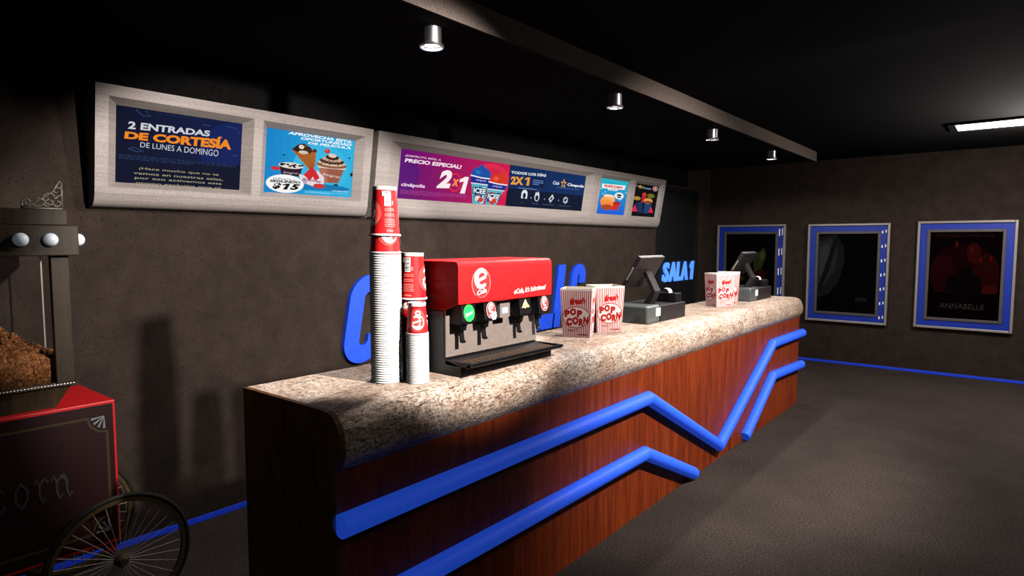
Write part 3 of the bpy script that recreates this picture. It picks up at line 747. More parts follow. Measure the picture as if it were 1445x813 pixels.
# viewing side of the cups is towards -x -y (azimuth about 230 degrees)
stack((1.663, 2.03), HB, 55, .0096, [1.722, 1.651],
      ['red printed paper cup upside down at the very top of the tallest stack', 'red paper cup with a white swirl second from the top of the tallest stack'],
      'white rimmed paper cup nested in the lower part of the tallest stack', 'cups of the tallest stack', (218, 297), False, (R(0), R(-1.2)))
stack((1.812, 2.035), HB, 25, .0096, [1.452, 1.372],
      ['red printed paper cup topping the middle stack beside the dispenser', 'shaded red paper cup just below the top of the middle stack'],
      'white rimmed paper cup nested in the shaded middle stack', 'cups of the middle stack', (180, 240), False, (0, R(-.8)))
stack((1.728, 1.913), HS, 29, .0069, [1.322],
      ['small red paper cup with a white swirl topping the shortest stack'],
      'small white rimmed paper cup nested in the shortest stack', 'cups of the shortest stack', (278,), True)

# ------------------------------------------------------------------ drink dispenser
dd = empty('drink_dispenser', (2.23, 2.0, TOP), 'red and black soda dispenser with five taps beside the cup stacks', 'drink dispenser')
dx, dy, dz = dd.location
def D(bm): bmesh.ops.translate(bm, verts=bm.verts[:], vec=(-dx, -dy, -dz)); return bm
MX0, MX1, MYB = 1.897, 2.568, 2.14
obj('body', D(PR([(MYB, 1.1205), (MYB, 1.40), (1.928, 1.40), (1.928, 1.19), (1.826, 1.17), (1.826, 1.1205)], 0, MX0, MX1 - .012)), M['black'], dd, bevel=.004)
hp = [(MYB, 1.401), (1.926, 1.401), (1.838, 1.432), (1.838, 1.590)] + [(1.863 - .025 * math.cos(R(a)), 1.592 + .025 * math.sin(R(a))) for a in (15, 30, 45, 60, 75, 90)] + [(MYB, 1.618)]
head = obj('head', D(PR(hp, 0, MX0, MX1 + .005)), M['red'], dd, True, .004, 30)
A = Art(plane((1.972 - dx, 1.8375 - dy, 1.585 - dz), (.135, 0, 0), (0, 0, -.135), (0, -1, 0)), step=.0004)
A.ell(.5, .5, .46, .49, 'f08a80', 0, 40).ell(.51, .51, .46, .49, 'a01418', 0, 40, 20, 130, .95).ell(.5, .5, .43, .46, 'e62a2c', 0, 40)
p = [(.30 + .42 * i / 12, .43 - .14 * i / 12) for i in range(13)] + [(.50 + .25 * math.cos(R(a)), .35 - .27 * math.sin(R(a))) for a in range(20, 330, 10)]
A.line(p[:13], .10, 'f8f4f2', .10); A.line(p[13:], .14, 'f8f4f2', .14, lambda t: .6 + .75 * math.sin(PI * t))
A.text('Cola', [(.27, .74), (.72, .66), (.75, .80), (.30, .90)], 'f6f0ee', .03, .25)
o = A.build('badge', head); o['label'] = 'round badge with white swirl and the word Cola'
A = Art(plane((2.27 - dx, 1.8375 - dy, 1.495 - dz), (.25, 0, 0), (0, 0, -.05), (0, -1, 0)), step=.0003)
A.text('eCola, It’s Infectious!', [(.0, .34), (1, .16), (1, .70), (.0, .92)], 'f6d4d0', .05, .25)
A.text('eCola, It’s Infectious!', [(.03, .40), (.97, .24), (.97, .62), (.03, .86)], '7a1416', .0, .25)
o = A.build('slogan', head); o['label'] = 'small white slogan strip'
obj('splash_panel', D(B(((MX0 + .004, 1.921, 1.196), (MX1 - .014, 1.9275, 1.4)))), M['steel'], dd)
bm = B(((MX0 + .01, 1.79, 1.166), (MX1 - .006, 1.9205, 1.172)))
prism(bm, [(1.762, 1.186), (1.762, 1.173), (1.795, 1.160), (1.795, 1.172), (1.775, 1.186)], 0, MX0, MX1 - .002)
for a, b in ((MX0, MX0 + .012), (MX1 - .014, MX1 - .002)): box(bm, (a, 1.775, 1.166), (b, 1.9205, 1.186))
box(bm, (MX0 + .012, 1.906, 1.166), (MX1 - .014, 1.9205, 1.186))
tray = obj('drip_tray', D(bm), M['black'], dd)
bm = bmesh.new()
for i in range(24):
    x = MX0 + .02 + i * .0262; prism(bm, [(x, 1.778), (x + .012, 1.778), (x + .026, 1.903), (x + .014, 1.903)], 2, 1.1745, 1.1795)
for y in (1.79, 1.84, 1.89): box(bm, (MX0 + .014, y, 1.1725), (MX1 - .016, y + .006, 1.1743))
o = obj('grate', D(bm), M['bronze'], tray); o['label'] = 'brown steel grate'
vx = [1.968, 2.113, 2.241, 2.368, 2.520]
for k, x in enumerate(vx):
    if k == 2:
        pl_ = obj('water_plate', D(B(((x - .036, 1.87, 1.345), (x + .036, 1.925, 1.432)))), M['steel'], dd); pl_['label'] = 'grey steel plate with a blue mark'
        A = Art(plane((x - .03 - dx, 1.87 - dy, 1.42 - dz), (.06, 0, 0), (0, 0, -.07), (0, -1, 0)), step=.0004)
        A.rect(.15, .40, .85, .80, '7fa8cc').rect(.22, .46, .44, .74, 'd8e4ec').rect(.28, .52, .38, .68, '7fa8cc').rect(.54, .46, .76, .74, 'd8e4ec').rect(.60, .52, .70, .68, '7fa8cc')
        A.build('blue_mark', pl_); continue
    w = .044
    bm = PR([(1.921, 1.34), (1.921, 1.43), (1.85, 1.432), (1.842, 1.35), (1.855, 1.34)], 0, x - w, x + w)
    v = obj('tap', D(bm), M['dblack'], dd, bevel=.004)
    obj('nozzle', D(L([(.0, 1.312), (.014, 1.312), (.019, 1.341), (0, 1.341)], 20, (x, 1.882, 0))), M['dblack'], v, True, 0, 40)
    obj('lever', D(PR([(1.900, 1.339), (1.894, 1.339), (1.884, 1.268), (1.876, 1.262), (1.876, 1.256), (1.89, 1.26)], 0, x - .012, x + .012)), M['dblack'], v)
    t = Vector((0, .008, .082)).normalized() # badge plane follows the tap face
    A = Art(plane((x - .034 - dx, 1.8488 - dy, 1.428 - dz), (.068, 0, 0), (0, -.007, -.075), (0, -1, -.09)), step=.0008)
    if k == 0: A.ell(.5, .5, .5, .5, '46c846', 0, 32).ell(.5, .5, .44, .45, '1fd05c', 0, 32).text('Sprunk', [(.14, .5), (.84, .34), (.84, .58), (.14, .76)], 'd8f8d0', .03, .25)
    elif k == 3: A.poly([(.5, .06), (.62, .26), (.94, .58), (.72, .62), (.60, .58), (.42, .66), (.25, .6), (.02, .62), (.2, .38)], 'f0a878').poly([(.5, .06), (.62, .26), (.68, .5), (.5, .42), (.42, .22)], 'f8c8a0')
    else:
        A.ell(.5, .5, .46, .5, 'f0b4b0', 0, 32).ell(.5, .5, .42, .46, 'c83436', 0, 32)
        A.line([(.34 + .3 * i / 8, .44 - .1 * i / 8) for i in range(9)], .08, 'f6f0ee', .08); A.line([(.5 + .2 * math.cos(R(a)), .38 - .22 * math.sin(R(a))) for a in range(20, 320, 12)], .12, 'f6f0ee', .12, lambda t: .55 + .8 * math.sin(PI * t))
        A.text('Cola', [(.3, .72), (.7, .66), (.7, .80), (.3, .86)], 'f6e8e6', .02, .2)
        if k == 1:
            for a in range(6): A.ell(.66 + .18 * math.cos(a * 1.05), .82 + .15 * math.sin(a * 1.05), .13, .12, 'e6f0f4', 0, 12)
            A.text('DIET', [(.46, .76), (.86, .76), (.86, .88), (.46, .88)], '5a8cc0', .02)
    o = A.build('flavour_badge', v); o['label'] = ('green flavour badge', 'red and white flavour badge with a pale splash', '', 'orange peaked flavour badge', 'red flavour badge with a white swirl')[k]

# ------------------------------------------------------------------ popcorn boxes
def popcorn_box(loc, rz, label):
    h, b0, b1, th = .297, .0825, .0965, .0022
    bm = bmesh.new()
    def ring(hw, z): return [bm.verts.new((sx * hw, sy * hw, z)) for sx, sy in ((-1, -1), (1, -1), (1, 1), (-1, 1))]
    o0, o1 = ring(b0, 0), ring(b1, h); i1, i0 = ring(b1 - th, h), ring(b0 - th, .004)
    for k in range(4):
        j = (k + 1) % 4
        bm.faces.new((o0[k], o0[j], o1[j], o1[k])).material_index = 1
        bm.faces.new((o1[k], o1[j], i1[j], i1[k])); bm.faces.new((i1[k], i1[j], i0[j], i0[k]))
    bm.faces.new(o0[::-1]); bm.faces.new(i0)
    # filling of popped corn near the top is what shows cream inside
    mats = [M['cream'], ink('f6e6e0', False, .6)]; off = 2
    for k in range(4):
        ca, sa = math.cos(k * PI / 2), math.sin(k * PI / 2)
        def f(u, v, hh, ca=ca, sa=sa):
            z = h * (1 - v); hw = b1 + (b0 - b1) * v; x = (u - .5) * 2 * hw; y = -hw - hh
            return Vector((x * ca - y * sa, x * sa + y * ca, z))
        A = Art(f, step=.0001, rough=.6); A.up(); c = A.mi('c02026')
        n = 15
        for i in range(n): A.face([((i + .28) / n, .04), ((i + .72) / n, .04), ((i + .72) / n, 1), ((i + .28) / n, 1)], c)
        A.ell(.5, .585, .47, .225, 'b81c22', 0, 36).ell(.5, .585, .445, .208, 'f2dcd4', 0, 36)
        A.text('fresh', [(.30, .19), (.80, .17), (.80, .30), (.30, .335)], 'c01418', .06, .15)
        for s, q, bd in (('P', (.10, .44, .29, .585), .08), ('O', (.29, .40, .50, .545), .08), ('P', (.52, .435, .71, .585), .08),
                         ('C', (.15, .60, .36, .755), .08), ('O', (.36, .575, .58, .735), .08), ('R', (.58, .605, .76, .76), .08), ('N', (.74, .56, .93, .725), .08)):
            A.text(s, q, 'b0141a', bd, .05)
        A.scribble(.2, .84, .56, .875, 'b0242a', 2).scribble(.55, .925, .92, .965, '98141a', 1)
        mm = A.join(bm, off); off += len(mm); mats += mm
    # slots are per face art; merge into one mesh
    me = bpy.data.meshes.new('popcorn_box'); bm.to_mesh(me); bm.free()
    for m in mats: me.materials.append(m)
    o = link(bpy.data.objects.new('popcorn_box', me)); o.location = loc; o.rotation_euler = (0, 0, rz)
    return tag(o, label, 'popcorn box', 'striped popcorn boxes on the counter')
def sq(p, q, side=.165):
    """centre and turn of a square box from its bottom edge p to q, box behind the edge"""
    a = math.atan2(q[1] - p[1], q[0] - p[0]); m = Vector(((p[0] + q[0]) / 2, (p[1] + q[1]) / 2)); n = Vector((-math.sin(a), math.cos(a)))
    c = m + n * side / 2
    return (c.x, c.y, TOP + .0005), a
l, a = sq((3.115, 2.141), (3.183, 1.991)); pb = popcorn_box(l, a, 'red striped popcorn box standing right next to the red dispenser')
def more(l, a, label):
    o = pb.copy(); COL.objects.link(o); o.location = l; o.rotation_euler = (0, 0, a); o['label'] = label
l, a = sq((3.395, 2.072), (3.528, 1.968)); more(l, a, 'red striped popcorn box between its left neighbour and the nearer cash register')
l, a = sq((5.400, 2.069), (5.534, 1.972)); more(l, a, 'red striped popcorn box farther along, its corner turned to the front')
l, a = (5.782, 2.103, TOP + .0005), R(-72); more(l, a, 'popcorn box mostly hidden behind another, left of the far cash register')

# ------------------------------------------------------------------ cash registers
def register(x, label, group):
    r = empty('cash_register', (x, 2.003, TOP + .0005), label, 'cash register', 0, group)
    W, Dp, H = .64, .335, .118
    obj('drawer_case', B(((.205, 0, 0), (W, Dp, H - .002))), M['charcoal'], r, bevel=.004)
    fr = obj('drawer_front', PR([(0, 0), (.20, 0), (.20, Dp), (0, Dp)][::1], 2, 0, H + .008), M['bsteel'], r, bevel=.012)
    fr['label'] = 'grey steel drawer front'
    obj('label_plate', B(((.135, -.003, .045), (.206, 0.004, .105))), M['paper'], fr, bevel=.003)
    t = bmesh.new()
    p0, p1 = Vector((.0, .103, .462)), Vector((.0, .236, .236)); n = Vector((0, .226, .133)).normalized() * .036
    prism(t, [(p0.y, p0.z), (p1.y, p1.z), (p1.y + n.y, p1.z + n.z), (p0.y + n.y, p0.z + n.z)], 0, .10, .49)
    mo = obj('monitor', t, M['charcoal'], r, bevel=.005)
    d = (p1 - p0)
    q = [p0 + d * s + n * w for s, w in ((.35, .3), (.75, .3), (.75, .6), (.35, .6))]
    obj('card_slot', PR([(v.y, v.z) for v in q], 0, .090, .101), M['steel'], mo)
    q = [p0 + d * s + n * w for s, w in ((.06, 1.0), (.94, 1.0), (.94, 1.06), (.06, 1.06))]
    obj('display', PR([(v.y, v.z) for v in q], 0, .115, .475), M['dblack'], mo)
    obj('stand', PR([(.105, H - .002), (.165, H - .002), (.095, .215), (.165, .345), (.140, .362), (.060, .215)], 0, .245, .335), M['charcoal'], r, bevel=.003)
    pr = empty('receipt_printer', (x + .52, 2.03, TOP + H - .001), 'small black receipt printer on the ' + group[1], 'receipt printer', 0, 'receipt printers')
    b = obj('printer_case', B(((0, 0, 0), (.105, .185, .068))), M['black'], pr, bevel=.004)
    bm = bmesh.new()
    pts = [(.07, .066), (.075, .082), (.09, .096), (.11, .098), (.108, .102), (.088, .100), (.071, .085), (.066, .066)]
    prism(bm, pts, 0, .03, .085)
    o = obj('paper_slip', bm, M['paper'], pr); o['label'] = 'white curled paper slip'
    return r
def two_registers():
    a = register(3.948, 'black cash register nearer the viewer, right of the first popcorn boxes', ('x', 'nearer cash register'))
    a['group'] = 'cash registers'
    b = register(6.10, 'black cash register near the far right end of the counter', ('x', 'farther cash register'))
    b['group'] = 'cash registers'
two_registers()

# ------------------------------------------------------------------ ceiling lamps
for k, x in enumerate((2.114, 3.84, 5.585, 7.31)):
    r = empty('downlight', (x, 2.215, SZ), ('largest chrome downlight, first along the ceiling above the cups', 'second chrome downlight along the ceiling above the long screen', 'third chrome downlight along the ceiling, above the small screens', 'chrome downlight farthest along, near the end of the ceiling beam')[k], 'downlight', 0, 'chrome ceiling downlights')
    if k == 0:
        dl = [L([(.046, 0), (.046, -.075), (.056, -.079), (.058, -.088), (.054, -.094), (.047, -.092), (.042, -.078), (.042, 0)], 40, close=True),
              L([(0, -.076), (.0415, -.076), (.0415, -.070), (0, -.070)], 32)]
        a = obj('chrome_housing', dl[0], M['chrome'], r, True, 0, 40); b = obj('lens', dl[1], M['lens'], r)
    else:
        for q in (a, b): c = q.copy(); COL.objects.link(c); c.parent = r
fl = empty('ceiling_light', (7.62, -.35, CZ), 'long white fluorescent panel in the ceiling on the right', 'ceiling light')
obj('diffuser', B(((-.215, -.9, -.012), (.215, .9, -.002))), M['tube'], fl)
obj('light_frame', B(((-.275, -.96, -.02), (-.216, .96, -.001)), ((.216, -.96, -.02), (.275, .96, -.001)), ((-.216, .901, -.02), (.216, .96, -.001)), ((-.216, -.96, -.02), (.216, -.901, -.001))), M['black'], fl)

# ------------------------------------------------------------------ posters
def poster(yc, z0, label, art, dashes, h=1.36):
    w = 1.005
    r = empty('framed_poster', (EX, yc, z0 + h / 2), label, 'poster', 0, 'framed posters on the end wall')
    def ringf(name, a, b, x0, x1, m, bev=0):
        bm = B(((x0, -w / 2 + a, -h / 2 + a), (x1, -w / 2 + b, h / 2 - a)), ((x0, w / 2 - b, -h / 2 + a), (x1, w / 2 - a, h / 2 - a)),
               ((x0, -w / 2 + b, -h / 2 + a), (x1, w / 2 - b, -h / 2 + b)), ((x0, -w / 2 + b, h / 2 - b), (x1, w / 2 - b, h / 2 - a)))
        return obj(name, bm, m, r, bevel=bev)
    ringf('outer_frame', 0, .03, -.055, -.001, M['post_frame'], .006)
    bd = ringf('border', .03, .105, -.030, -.001, M['pblue']); bd['label'] = 'blue border'
    ringf('inner_frame', .105, .14, -.042, -.001, M['post_edge'], .004)
    if dashes:
        bm = bmesh.new()
        for i in range(dashes):
            z = h * .42 - i * h * .84 / (dashes - 1); q = .018 if dashes > 5 else .05
            for j, y in enumerate((.048, .088)): box(bm, (-.032, -w / 2 + y - .007, z - q - .01 * j), (-.0305, -w / 2 + y + .007, z + q - .01 * j))
        obj('white_dashes', bm, M['cupwhite'], bd)
    A = Art(plane((-.012, w / 2 - .14, h / 2 - .14), (0, -(w - .28), 0), (0, 0, -(h - .28)), (-1, 0, 0)), step=.0005, rough=.8)
    art(A); A.build('print', r)
    obj('backing', B(((-.0119, -w / 2 + .14, -h / 2 + .14), (-.001, w / 2 - .14, h / 2 - .14))), M['dblack'], r)
def art1(A):
    A.rect(0, 0, 1, 1, '050506')
    A.poly([(.55, .32), (.78, .18), (.82, .3), (.7, .52), (.6, .6)], '262a14').poly([(.02, .66), (.3, .56), (.4, .62), (.1, .74)], '2a2a10').ell(.70, .58, .12, .1, '220a08', 0, 18).ell(.74, .3, .05, .06, '38401c', 0, 12)
def art2(A):
    A.rect(0, 0, 1, 1, '050506')
    A.poly([(.0, .04), (.30, .0), (.44, .16), (.46, .36), (.36, .62), (.20, .78), (.0, .82)], '151516')
    A.poly([(.0, .10), (.22, .05), (.34, .22), (.30, .46), (.12, .66), (.0, .70)], '212122').poly([(.02, .18), (.16, .12), (.24, .30), (.14, .50), (.02, .56)], '2c2c2e')
    A.poly([(.26, .08), (.34, .02), (.20, .46), (.04, .74), (.0, .72)], '101011')
    A.text('JOKER', (.66, .80, .86, .865), '28282a', .0, .1)
def art3(A):
    A.rect(0, 0, 1, 1, '060203')
    for (u, v, ru, rv, c) in ((.5, .45, .48, .32, '100304'), (.2, .5, .18, .24, '180405'), (.8, .5, .18, .26, '1a0405'), (.62, .24, .10, .12, '220606'), (.85, .66, .12, .06, '2a0707')): A.ell(u, v, ru, rv, c, 0, 26)
    A.poly([(.24, .68), (.26, .52), (.4, .46), (.45, .40), (.58, .40), (.62, .46), (.74, .52), (.76, .70)], '070304')
    A.rect(0, .70, 1, 1, '040202')
    for u, v in ((.60, .2), (.72, .32), (.86, .3), (.38, .14)): A.ell(u, v, .02, .035, '3a0909', 0, 12)
    A.text('POSSESS THEM ALL', (.08, .02, .90, .058), '201010', .0); A.text('ANNABELLE', (.18, .825, .80, .885), '2e2525', .0)
poster(3.155, .592, 'dark poster in a blue border, half hidden behind the farther cash register', art1, 5)
poster(1.848, .585, 'black poster with a pale grey shape in a blue border, second from the counter', art2, 7)
poster(.540, .598, 'dark red poster in a bright blue border, rightmost on the end wall', art3, 0)

# ------------------------------------------------------------------ popcorn cart
PX0, PX1, PYF, PYB, PZ = .215, 1.012, 3.137, 3.60, .99
pc = empty('popcorn_cart', ((PX0 + PX1) / 2, 3.37, 0), 'red popcorn cart with a wooden glass cabinet and spoked wheels', 'popcorn cart')
px_, py_ = pc.location.x, pc.location.y
def Q(bm): bmesh.ops.translate(bm, verts=bm.verts[:], vec=(-px_, -py_, 0)); return bm
body = obj('cart_body', Q(B(((PX0, PYF, .335), (PX1, PYB, PZ)))), M['cartred'], pc, bevel=.004)
A = Art(plane((PX0 - px_, PYF - py_, PZ), (PX1 - PX0, 0, 0), (0, 0, -(PZ - .335)), (0, -1, 0)), step=.00008)
A.rect(.012, .02, .988, .98, '180203')
gold = '2e2512'
def corner(u, v, su, sv):
    A.ell(u, v, .085, .11, '120605', 0, 20, *sorted(((0, 90) if su > 0 and sv > 0 else (90, 180) if su < 0 and sv > 0 else (180, 270) if su < 0 else (270, 360))))
    for k in range(4):
        a = R(14 + 22 * k); A.line([(u + su * .012, v + sv * .015), (u + su * .078 * math.cos(a), v + sv * .10 * math.sin(a))], .012, '606064', .016, lambda t: .25 + .75 * t)
A.line([(.13, .10), (.87, .10)], .012, gold, .016).line([(.13, .90), (.87, .90)], .012, gold, .016)
A.line([(.045, .20), (.045, .80)], .012, gold, .016).line([(.955, .20), (.955, .80)], .012, gold, .016)
for (u, v, a0) in ((.955, .10, 90), (.045, .10, 0), (.045, .90, 270), (.955, .90, 180)): A.ell(u, v, .095, .115, gold, 0, 16, a0, a0 + 90, .88)
corner(.955, .085, -1, 1); corner(.045, .085, 1, 1); corner(.955, .915, -1, -1); corner(.045, .915, 1, -1)
# blackletter lettering drawn with a broad pen
def pen(pts): A.line(pts, .014, '2c2927', .022, lambda t: .8)
def bl(ch, u):
    V0, V1, w = .43, .59, .05
    def st(x): pen([(u + x - .01, V0 + .03), (u + x, V0), (u + x + .012, V0 + .04), (u + x + .012, V1 - .05), (u + x + .024, V1), (u + x + .036, V1 - .03)])
    if ch in 'co':
        pen([(u + .05, V0 + .04), (u + .028, V0), (u + .006, V0 + .05), (u + .006, V1 - .05), (u + .028, V1), (u + .052, V1 - .04)])
        if ch == 'o': pen([(u + .028, V0), (u + .056, V0 + .05), (u + .056, V1 - .05), (u + .028, V1)])
    elif ch == 'r': st(0); pen([(u + .012, V0 + .04), (u + .035, V0), (u + .05, V0 + .035)])
    elif ch == 'n': st(0); st(.045); pen([(u + .012, V0 + .05), (u + .035, V0 + .005), (u + .057, V0 + .05)])
    elif ch in 'pP':
        V2 = V1 + .1; pen([(u + .005, V0 - (.06 if ch == 'P' else 0)), (u + .012, V0 + .04), (u + .012, V2)]); pen([(u + .012, V0), (u + .045, V0 - .01), (u + .058, V0 + .06), (u + .05, V1 - .05), (u + .012, V1)])
for ch, u in zip('Popcorn', (.17, .255, .34, .435, .525, .62, .695)): bl(ch, u)
# skew a little upwards as painted
o = A.build('painted_front', body); o['label'] = 'dark red front panel with gold lines and old lettering'
for k, wy in enumerate((3.037, 3.697)):
    w = empty_w = bpy.data.objects.new('wheel', None); link(w, pc); w.location = (.975 - px_, wy - py_, .29)
    if k == 0:
        tr = L([(.286 + .011 * math.cos(R(a)), .011 * math.sin(R(a))) for a in range(0, 360, 36)], 72, axis='y', close=True)
        tr = obj('tyre', tr, M['tyre'], w, True); rm = obj('rim', L([(.275, -.011), (.275, .011), (.258, .009), (.258, -.009)], 72, axis='y', close=True), M['rim'], w, True, 0, 40)
        hb = obj('hub', L([(0, -.04), (.016, -.04), (.02, -.025), (.028, -.02), (.028, .02), (.02, .025), (.016, .04), (0, .04)], 24, axis='y'), M['rim'], w, True, 0, 40)
        sp = None
        for i in range(32):
            if sp is None: s = sp = obj('spoke', T([(.02, 0, 0), (.262, 0, 0)], .0017, 6), M['steel'], w)
            else: s = sp.copy(); COL.objects.link(s); s.parent = w
            s.rotation_euler = (0, 2 * PI * i / 32, 0)
        wheel0 = w
    else:
        for q in list(wheel0.children): c = q.copy(); COL.objects.link(c); c.parent = w
obj('axle', Q(T([(.975, 3.08, .29), (.975, 3.655, .29)], .009, 12)), M['tyre'], pc)
obj('stay', Q(B(((.955, 3.15, .28), (.995, 3.18, .336)), ((.955, 3.56, .28), (.995, 3.59, .336)))), M['cartred'], pc)
obj('prop_leg', Q(B(((.27, 3.17, 0), (.30, 3.20, .335)))), M['cartred'], pc); obj('prop_leg', Q(B(((.27, 3.54, 0), (.30, 3.57, .335)))), M['cartred'], pc)
# cabinet: flared base, wooden corner posts, glass, header with bulbs
KX0, KX1, KYF, KYB = .345, .872, 3.16, 3.56
bm = bmesh.new()
lo = [bm.verts.new((x, y, PZ + .0005)) for x, y in ((KX0 + .07, KYF + .02), (KX1 - .07, KYF + .02), (KX1 - .07, KYB), (KX0 + .07, KYB))]
hi = [bm.verts.new((x, y, 1.082)) for x, y in ((KX0 + .01, KYF + .01), (KX1 - .01, KYF + .01), (KX1 - .01, KYB), (KX0 + .01, KYB))]
bm.faces.new(lo); bm.faces.new(hi)
for i in range(4): j = (i + 1) % 4; bm.faces.new((lo[i], lo[j], hi[j], hi[i]))
obj('cabinet_base', Q(bm), M['cabinet'], pc)
fl_ = obj('cabinet_floor', Q(B(((KX0 - .005, KYF - .005, 1.0825), (KX1 + .008, KYB, 1.094)))), M['cabinet'], pc)
bm = bmesh.new()
for i in range(46): box(bm, (KX0 + i * .0115, KYF - .0065, 1.0905), (KX0 + i * .0115 + .006, KYF - .005, 1.0935))
obj('beaded_edge', Q(bm), M['paper'], fl_)
for x0, x1, y0, y1 in ((KX1 - .066, KX1, KYF, KYF + .03), (KX0, KX0 + .066, KYF, KYF + .03), ):
    obj('cabinet_post', Q(B(((x0, y0, 1.0945), (x1, y1, 1.64)))), M['cabinet'], pc, bevel=.003)
obj('glass_pane', Q(B(((KX0 + .067, KYF + .012, 1.0945), (KX1 - .067, KYF + .016, 1.64)))), M['glass'], pc)
obj('glass_pane', Q(B(((KX1 - .016, KYF + .031, 1.0945), (KX1 - .012, KYB - .031, 1.64)))), M['glass'], pc)
for x in (KX1 - .006, KX0): obj('back_edge', Q(B(((x, KYB - .006, 1.0945), (x + .006, KYB, 1.64)))), M['steel'], pc)
hd = obj('header', Q(B(((KX0 - .03, KYF - .03, 1.6405), (KX1 + .032, KYB + .02, 1.768)), ((KX0 - .005, KYF - .008, 1.768), (KX1, KYB, 1.835)))), M['cabinet'], pc, bevel=.004)
bulbs = [(x, KYF - .042, 0) for x in (.405, .50, .60, .70, .80)] + [(KX1 + .044, KYF + .03, 1), (KX1 + .044, KYF + .17, 1)]
for x, y, s in bulbs:
    bm = ball(bmesh.new(), (x, y, 1.708), .0275); b = obj('bulb', Q(bm), M['bulb'], hd, True)
    obj('bulb_collar', Q(L([(.012, 0), (.018, 0), (.018, -.02), (.012, -.02)], 20, (x, KYF - .0305, 1.708), 'y', True) if not s else L([(.012, 0), (.018, 0), (.018, .02), (.012, .02)], 20, (KX1 + .0325, y, 1.708), 'x', True)), M['paper'], b, True, 0, 40)
def scroll(x0, sgn, y):
    bm = bmesh.new()
    def sp(cx, cz, r, t0, t1, z=1): return [(cx + sgn * r * (1 - .75 * i / 18) * math.cos(R(t0 + (t1 - t0) * i / 18)), y, cz + r * (1 - .75 * i / 18) * math.sin(R(t0 + (t1 - t0) * i / 18))) for i in range(19)]
    b = 1.838
    for cx, cz, r, t0, t1 in ((-.125, .022, .022, 300, -200), (-.085, .03, .025, 200, 560), (-.045, .045, .03, 300, -180), (-.02, .075, .024, 250, 640), (-.055, .02, .018, 20, 400), (-.018, .025, .022, 90, 480), (-.012, .105, .014, 270, 560)):
        tube(bm, sp(x0 + sgn * cx, b + cz, r, t0, t1), .0035, 6)
    tube(bm, [(x0 + sgn * c, y, b + z) for c, z in ((-.145, .005), (-.11, .012), (-.07, .045), (-.035, .07), (-.008, .12))], .004, 6)
    tube(bm, [(x0 + sgn * c, y, b) for c in (-.145, -.07, -.002)], .005, 6); tube(bm, [(x0 - sgn * .003, y, b), (x0 - sgn * .003, y, b + .115)], .004, 6)
    return bm
o = obj('scroll_ornament', Q(scroll(KX1 - .006, 1, KYF + .02)), M['brass'], pc, True); obj('scroll_ornament', Q(scroll(KX0 + .006, -1, KYF + .02)), M['brass'], pc, True)
kt = obj('kettle', Q(L([(0, 1.395), (.075, 1.395), (.085, 1.41), (.085, 1.49), (.105, 1.503), (.105, 1.508), (.08, 1.508), (.08, 1.40), (0, 1.40)], 36, (.535, 3.34, 0))), M['kettle'], pc, True, 0, 40)
obj('kettle_hanger', Q(T([(.535, 3.255, 1.49), (.535, 3.255, 1.64)], .006, 8)), M['kettle'], kt)
# heap of popcorn in the cabinet
bm = bmesh.new(); nx, ny = 64, 44; GX0, GX1, GY0, GY1 = KX0 + .035, KX1 - .032, KYF + .036, KYB - .036
rnd = random.Random(5)
def hz(x, y):
    d = ((x - .60) / .17) ** 2 + ((y - 3.38) / .2) ** 2
    return 1.19 + .15 * math.exp(-d) + .008 * math.sin(x * 90 + y * 40) + rnd.uniform(-.006, .006)
g = [[bm.verts.new((GX0 + (GX1 - GX0) * i / nx, GY0 + (GY1 - GY0) * j / ny, hz(GX0 + (GX1 - GX0) * i / nx, GY0 + (GY1 - GY0) * j / ny))) for j in range(ny + 1)] for i in range(nx + 1)]
for i in range(nx):
    for j in range(ny): bm.faces.new((g[i][j], g[i + 1][j], g[i + 1][j + 1], g[i][j + 1]))
edge = [g[i][0] for i in range(nx + 1)] + [g[nx][j] for j in range(1, ny + 1)] + [g[i][ny] for i in range(nx - 1, -1, -1)] + [g[0][j] for j in range(ny - 1, 0, -1)]
bot = [bm.verts.new((v.co.x, v.co.y, 1.0945)) for v in edge]
for i in range(len(edge)): j = (i + 1) % len(edge); bm.faces.new((edge[i], bot[i], bot[j], edge[j]))
bm.faces.new(bot)
for i in range(260):
    x, y = rnd.uniform(GX0 + .015, GX1 - .015), rnd.uniform(GY0 + .012, GY1 - .02); z = hz(x, y)
    bmesh.ops.create_icosphere(bm, subdivisions=1, radius=rnd.uniform(.008, .014), matrix=Matrix.Translation((x, y, z)) @ Euler((rnd.random() * 6, rnd.random() * 6, 0)).to_matrix().to_4x4() @ Matrix.Diagonal((1, .8, .6, 1)))
tag(obj('popcorn_heap', bm, M['popcorn'], None, True), 'heap of caramel coloured popcorn behind the cart glass', 'popcorn', None, 'stuff')

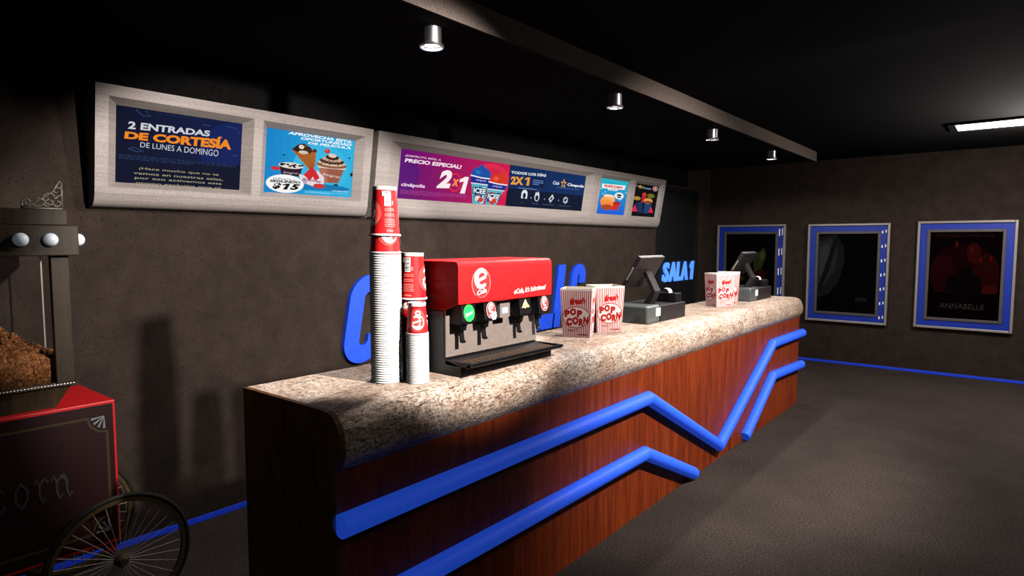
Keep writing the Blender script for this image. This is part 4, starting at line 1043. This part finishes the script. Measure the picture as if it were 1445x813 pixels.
# ------------------------------------------------------------------ light
def lamp(name, typ, loc, power, col=(1, 1, 1), size=.05, to=None, angle=60, blend=.5, sy=None, cat=None):
    d = bpy.data.lights.new(name, typ); d.energy = power; d.color = col
    if typ == 'AREA':
        d.size = size
        if sy: d.shape = 'RECTANGLE'; d.size_y = sy
    else: d.shadow_soft_size = size
    if typ == 'SPOT': d.spot_size = R(angle); d.spot_blend = blend
    o = bpy.data.objects.new(name, d); COL.objects.link(o); o.location = loc
    if to is not None: o.rotation_euler = (Vector(to) - Vector(loc)).to_track_quat('-Z', 'Y').to_euler()
    return o
WARM = (1, .92, .86)
lamp('spot_light', 'SPOT', (1.93, -.15, 2.76), 960, WARM, .05, (2.12, 3.8, 1.16), 46, .3)
lamp('spot_light', 'SPOT', (4.0, -.15, 2.76), 850, WARM, .05, (4.6, 2.0, .95), 92, .7)  # added spot without a fixture, brightens the counter's right part
lamp('ceiling_panel_glow', 'POINT', (7.62, -.1, 2.52), 100, WARM, .12)
lamp('ceiling_panel_lamp', 'AREA', (7.62, -.35, 2.80), 60, WARM, .42, (7.62, -.35, 0), sy=1.8)
lamp('added_fill', 'AREA', (-1.2, .6, 2.80), 7, (.9, .95, 1), .6, (-1.2, .6, 0), sy=.6)  # added dim fill out of view, lifts the end panel and cart front
for x in (2.114, 3.84, 5.585, 7.31): lamp('downlight_lamp', 'SPOT', (x, 2.215, 2.605), 80, (1, .95, .91), .04, (x, 2.215, 0), 172, .15)

w = bpy.data.worlds.new('room_air'); S.world = w; w.use_nodes = True
w.node_tree.nodes['Background'].inputs['Color'].default_value = (.3, .35, .5, 1); w.node_tree.nodes['Background'].inputs['Strength'].default_value = .0

# ------------------------------------------------------------------ camera
cam = bpy.data.cameras.new('camera'); co = bpy.data.objects.new('camera', cam); COL.objects.link(co); S.camera = co
cam.sensor_width = 36; cam.lens = 36 * 880 / 1445; cam.clip_start = .02
co.location = (0, 0, 1.70); co.rotation_euler = (PI / 2 - .0742948, 0, .6840358 - PI / 2)
S.cycles.diffuse_bounces = 0; S.cycles.glossy_bounces = 3; S.cycles.transmission_bounces = 6; S.cycles.max_bounces = 8
S.view_settings.view_transform = 'Standard'; S.view_settings.look = 'None'; S.view_settings.gamma = 1
S.view_settings.use_curve_mapping = False; S.view_settings.exposure = 0
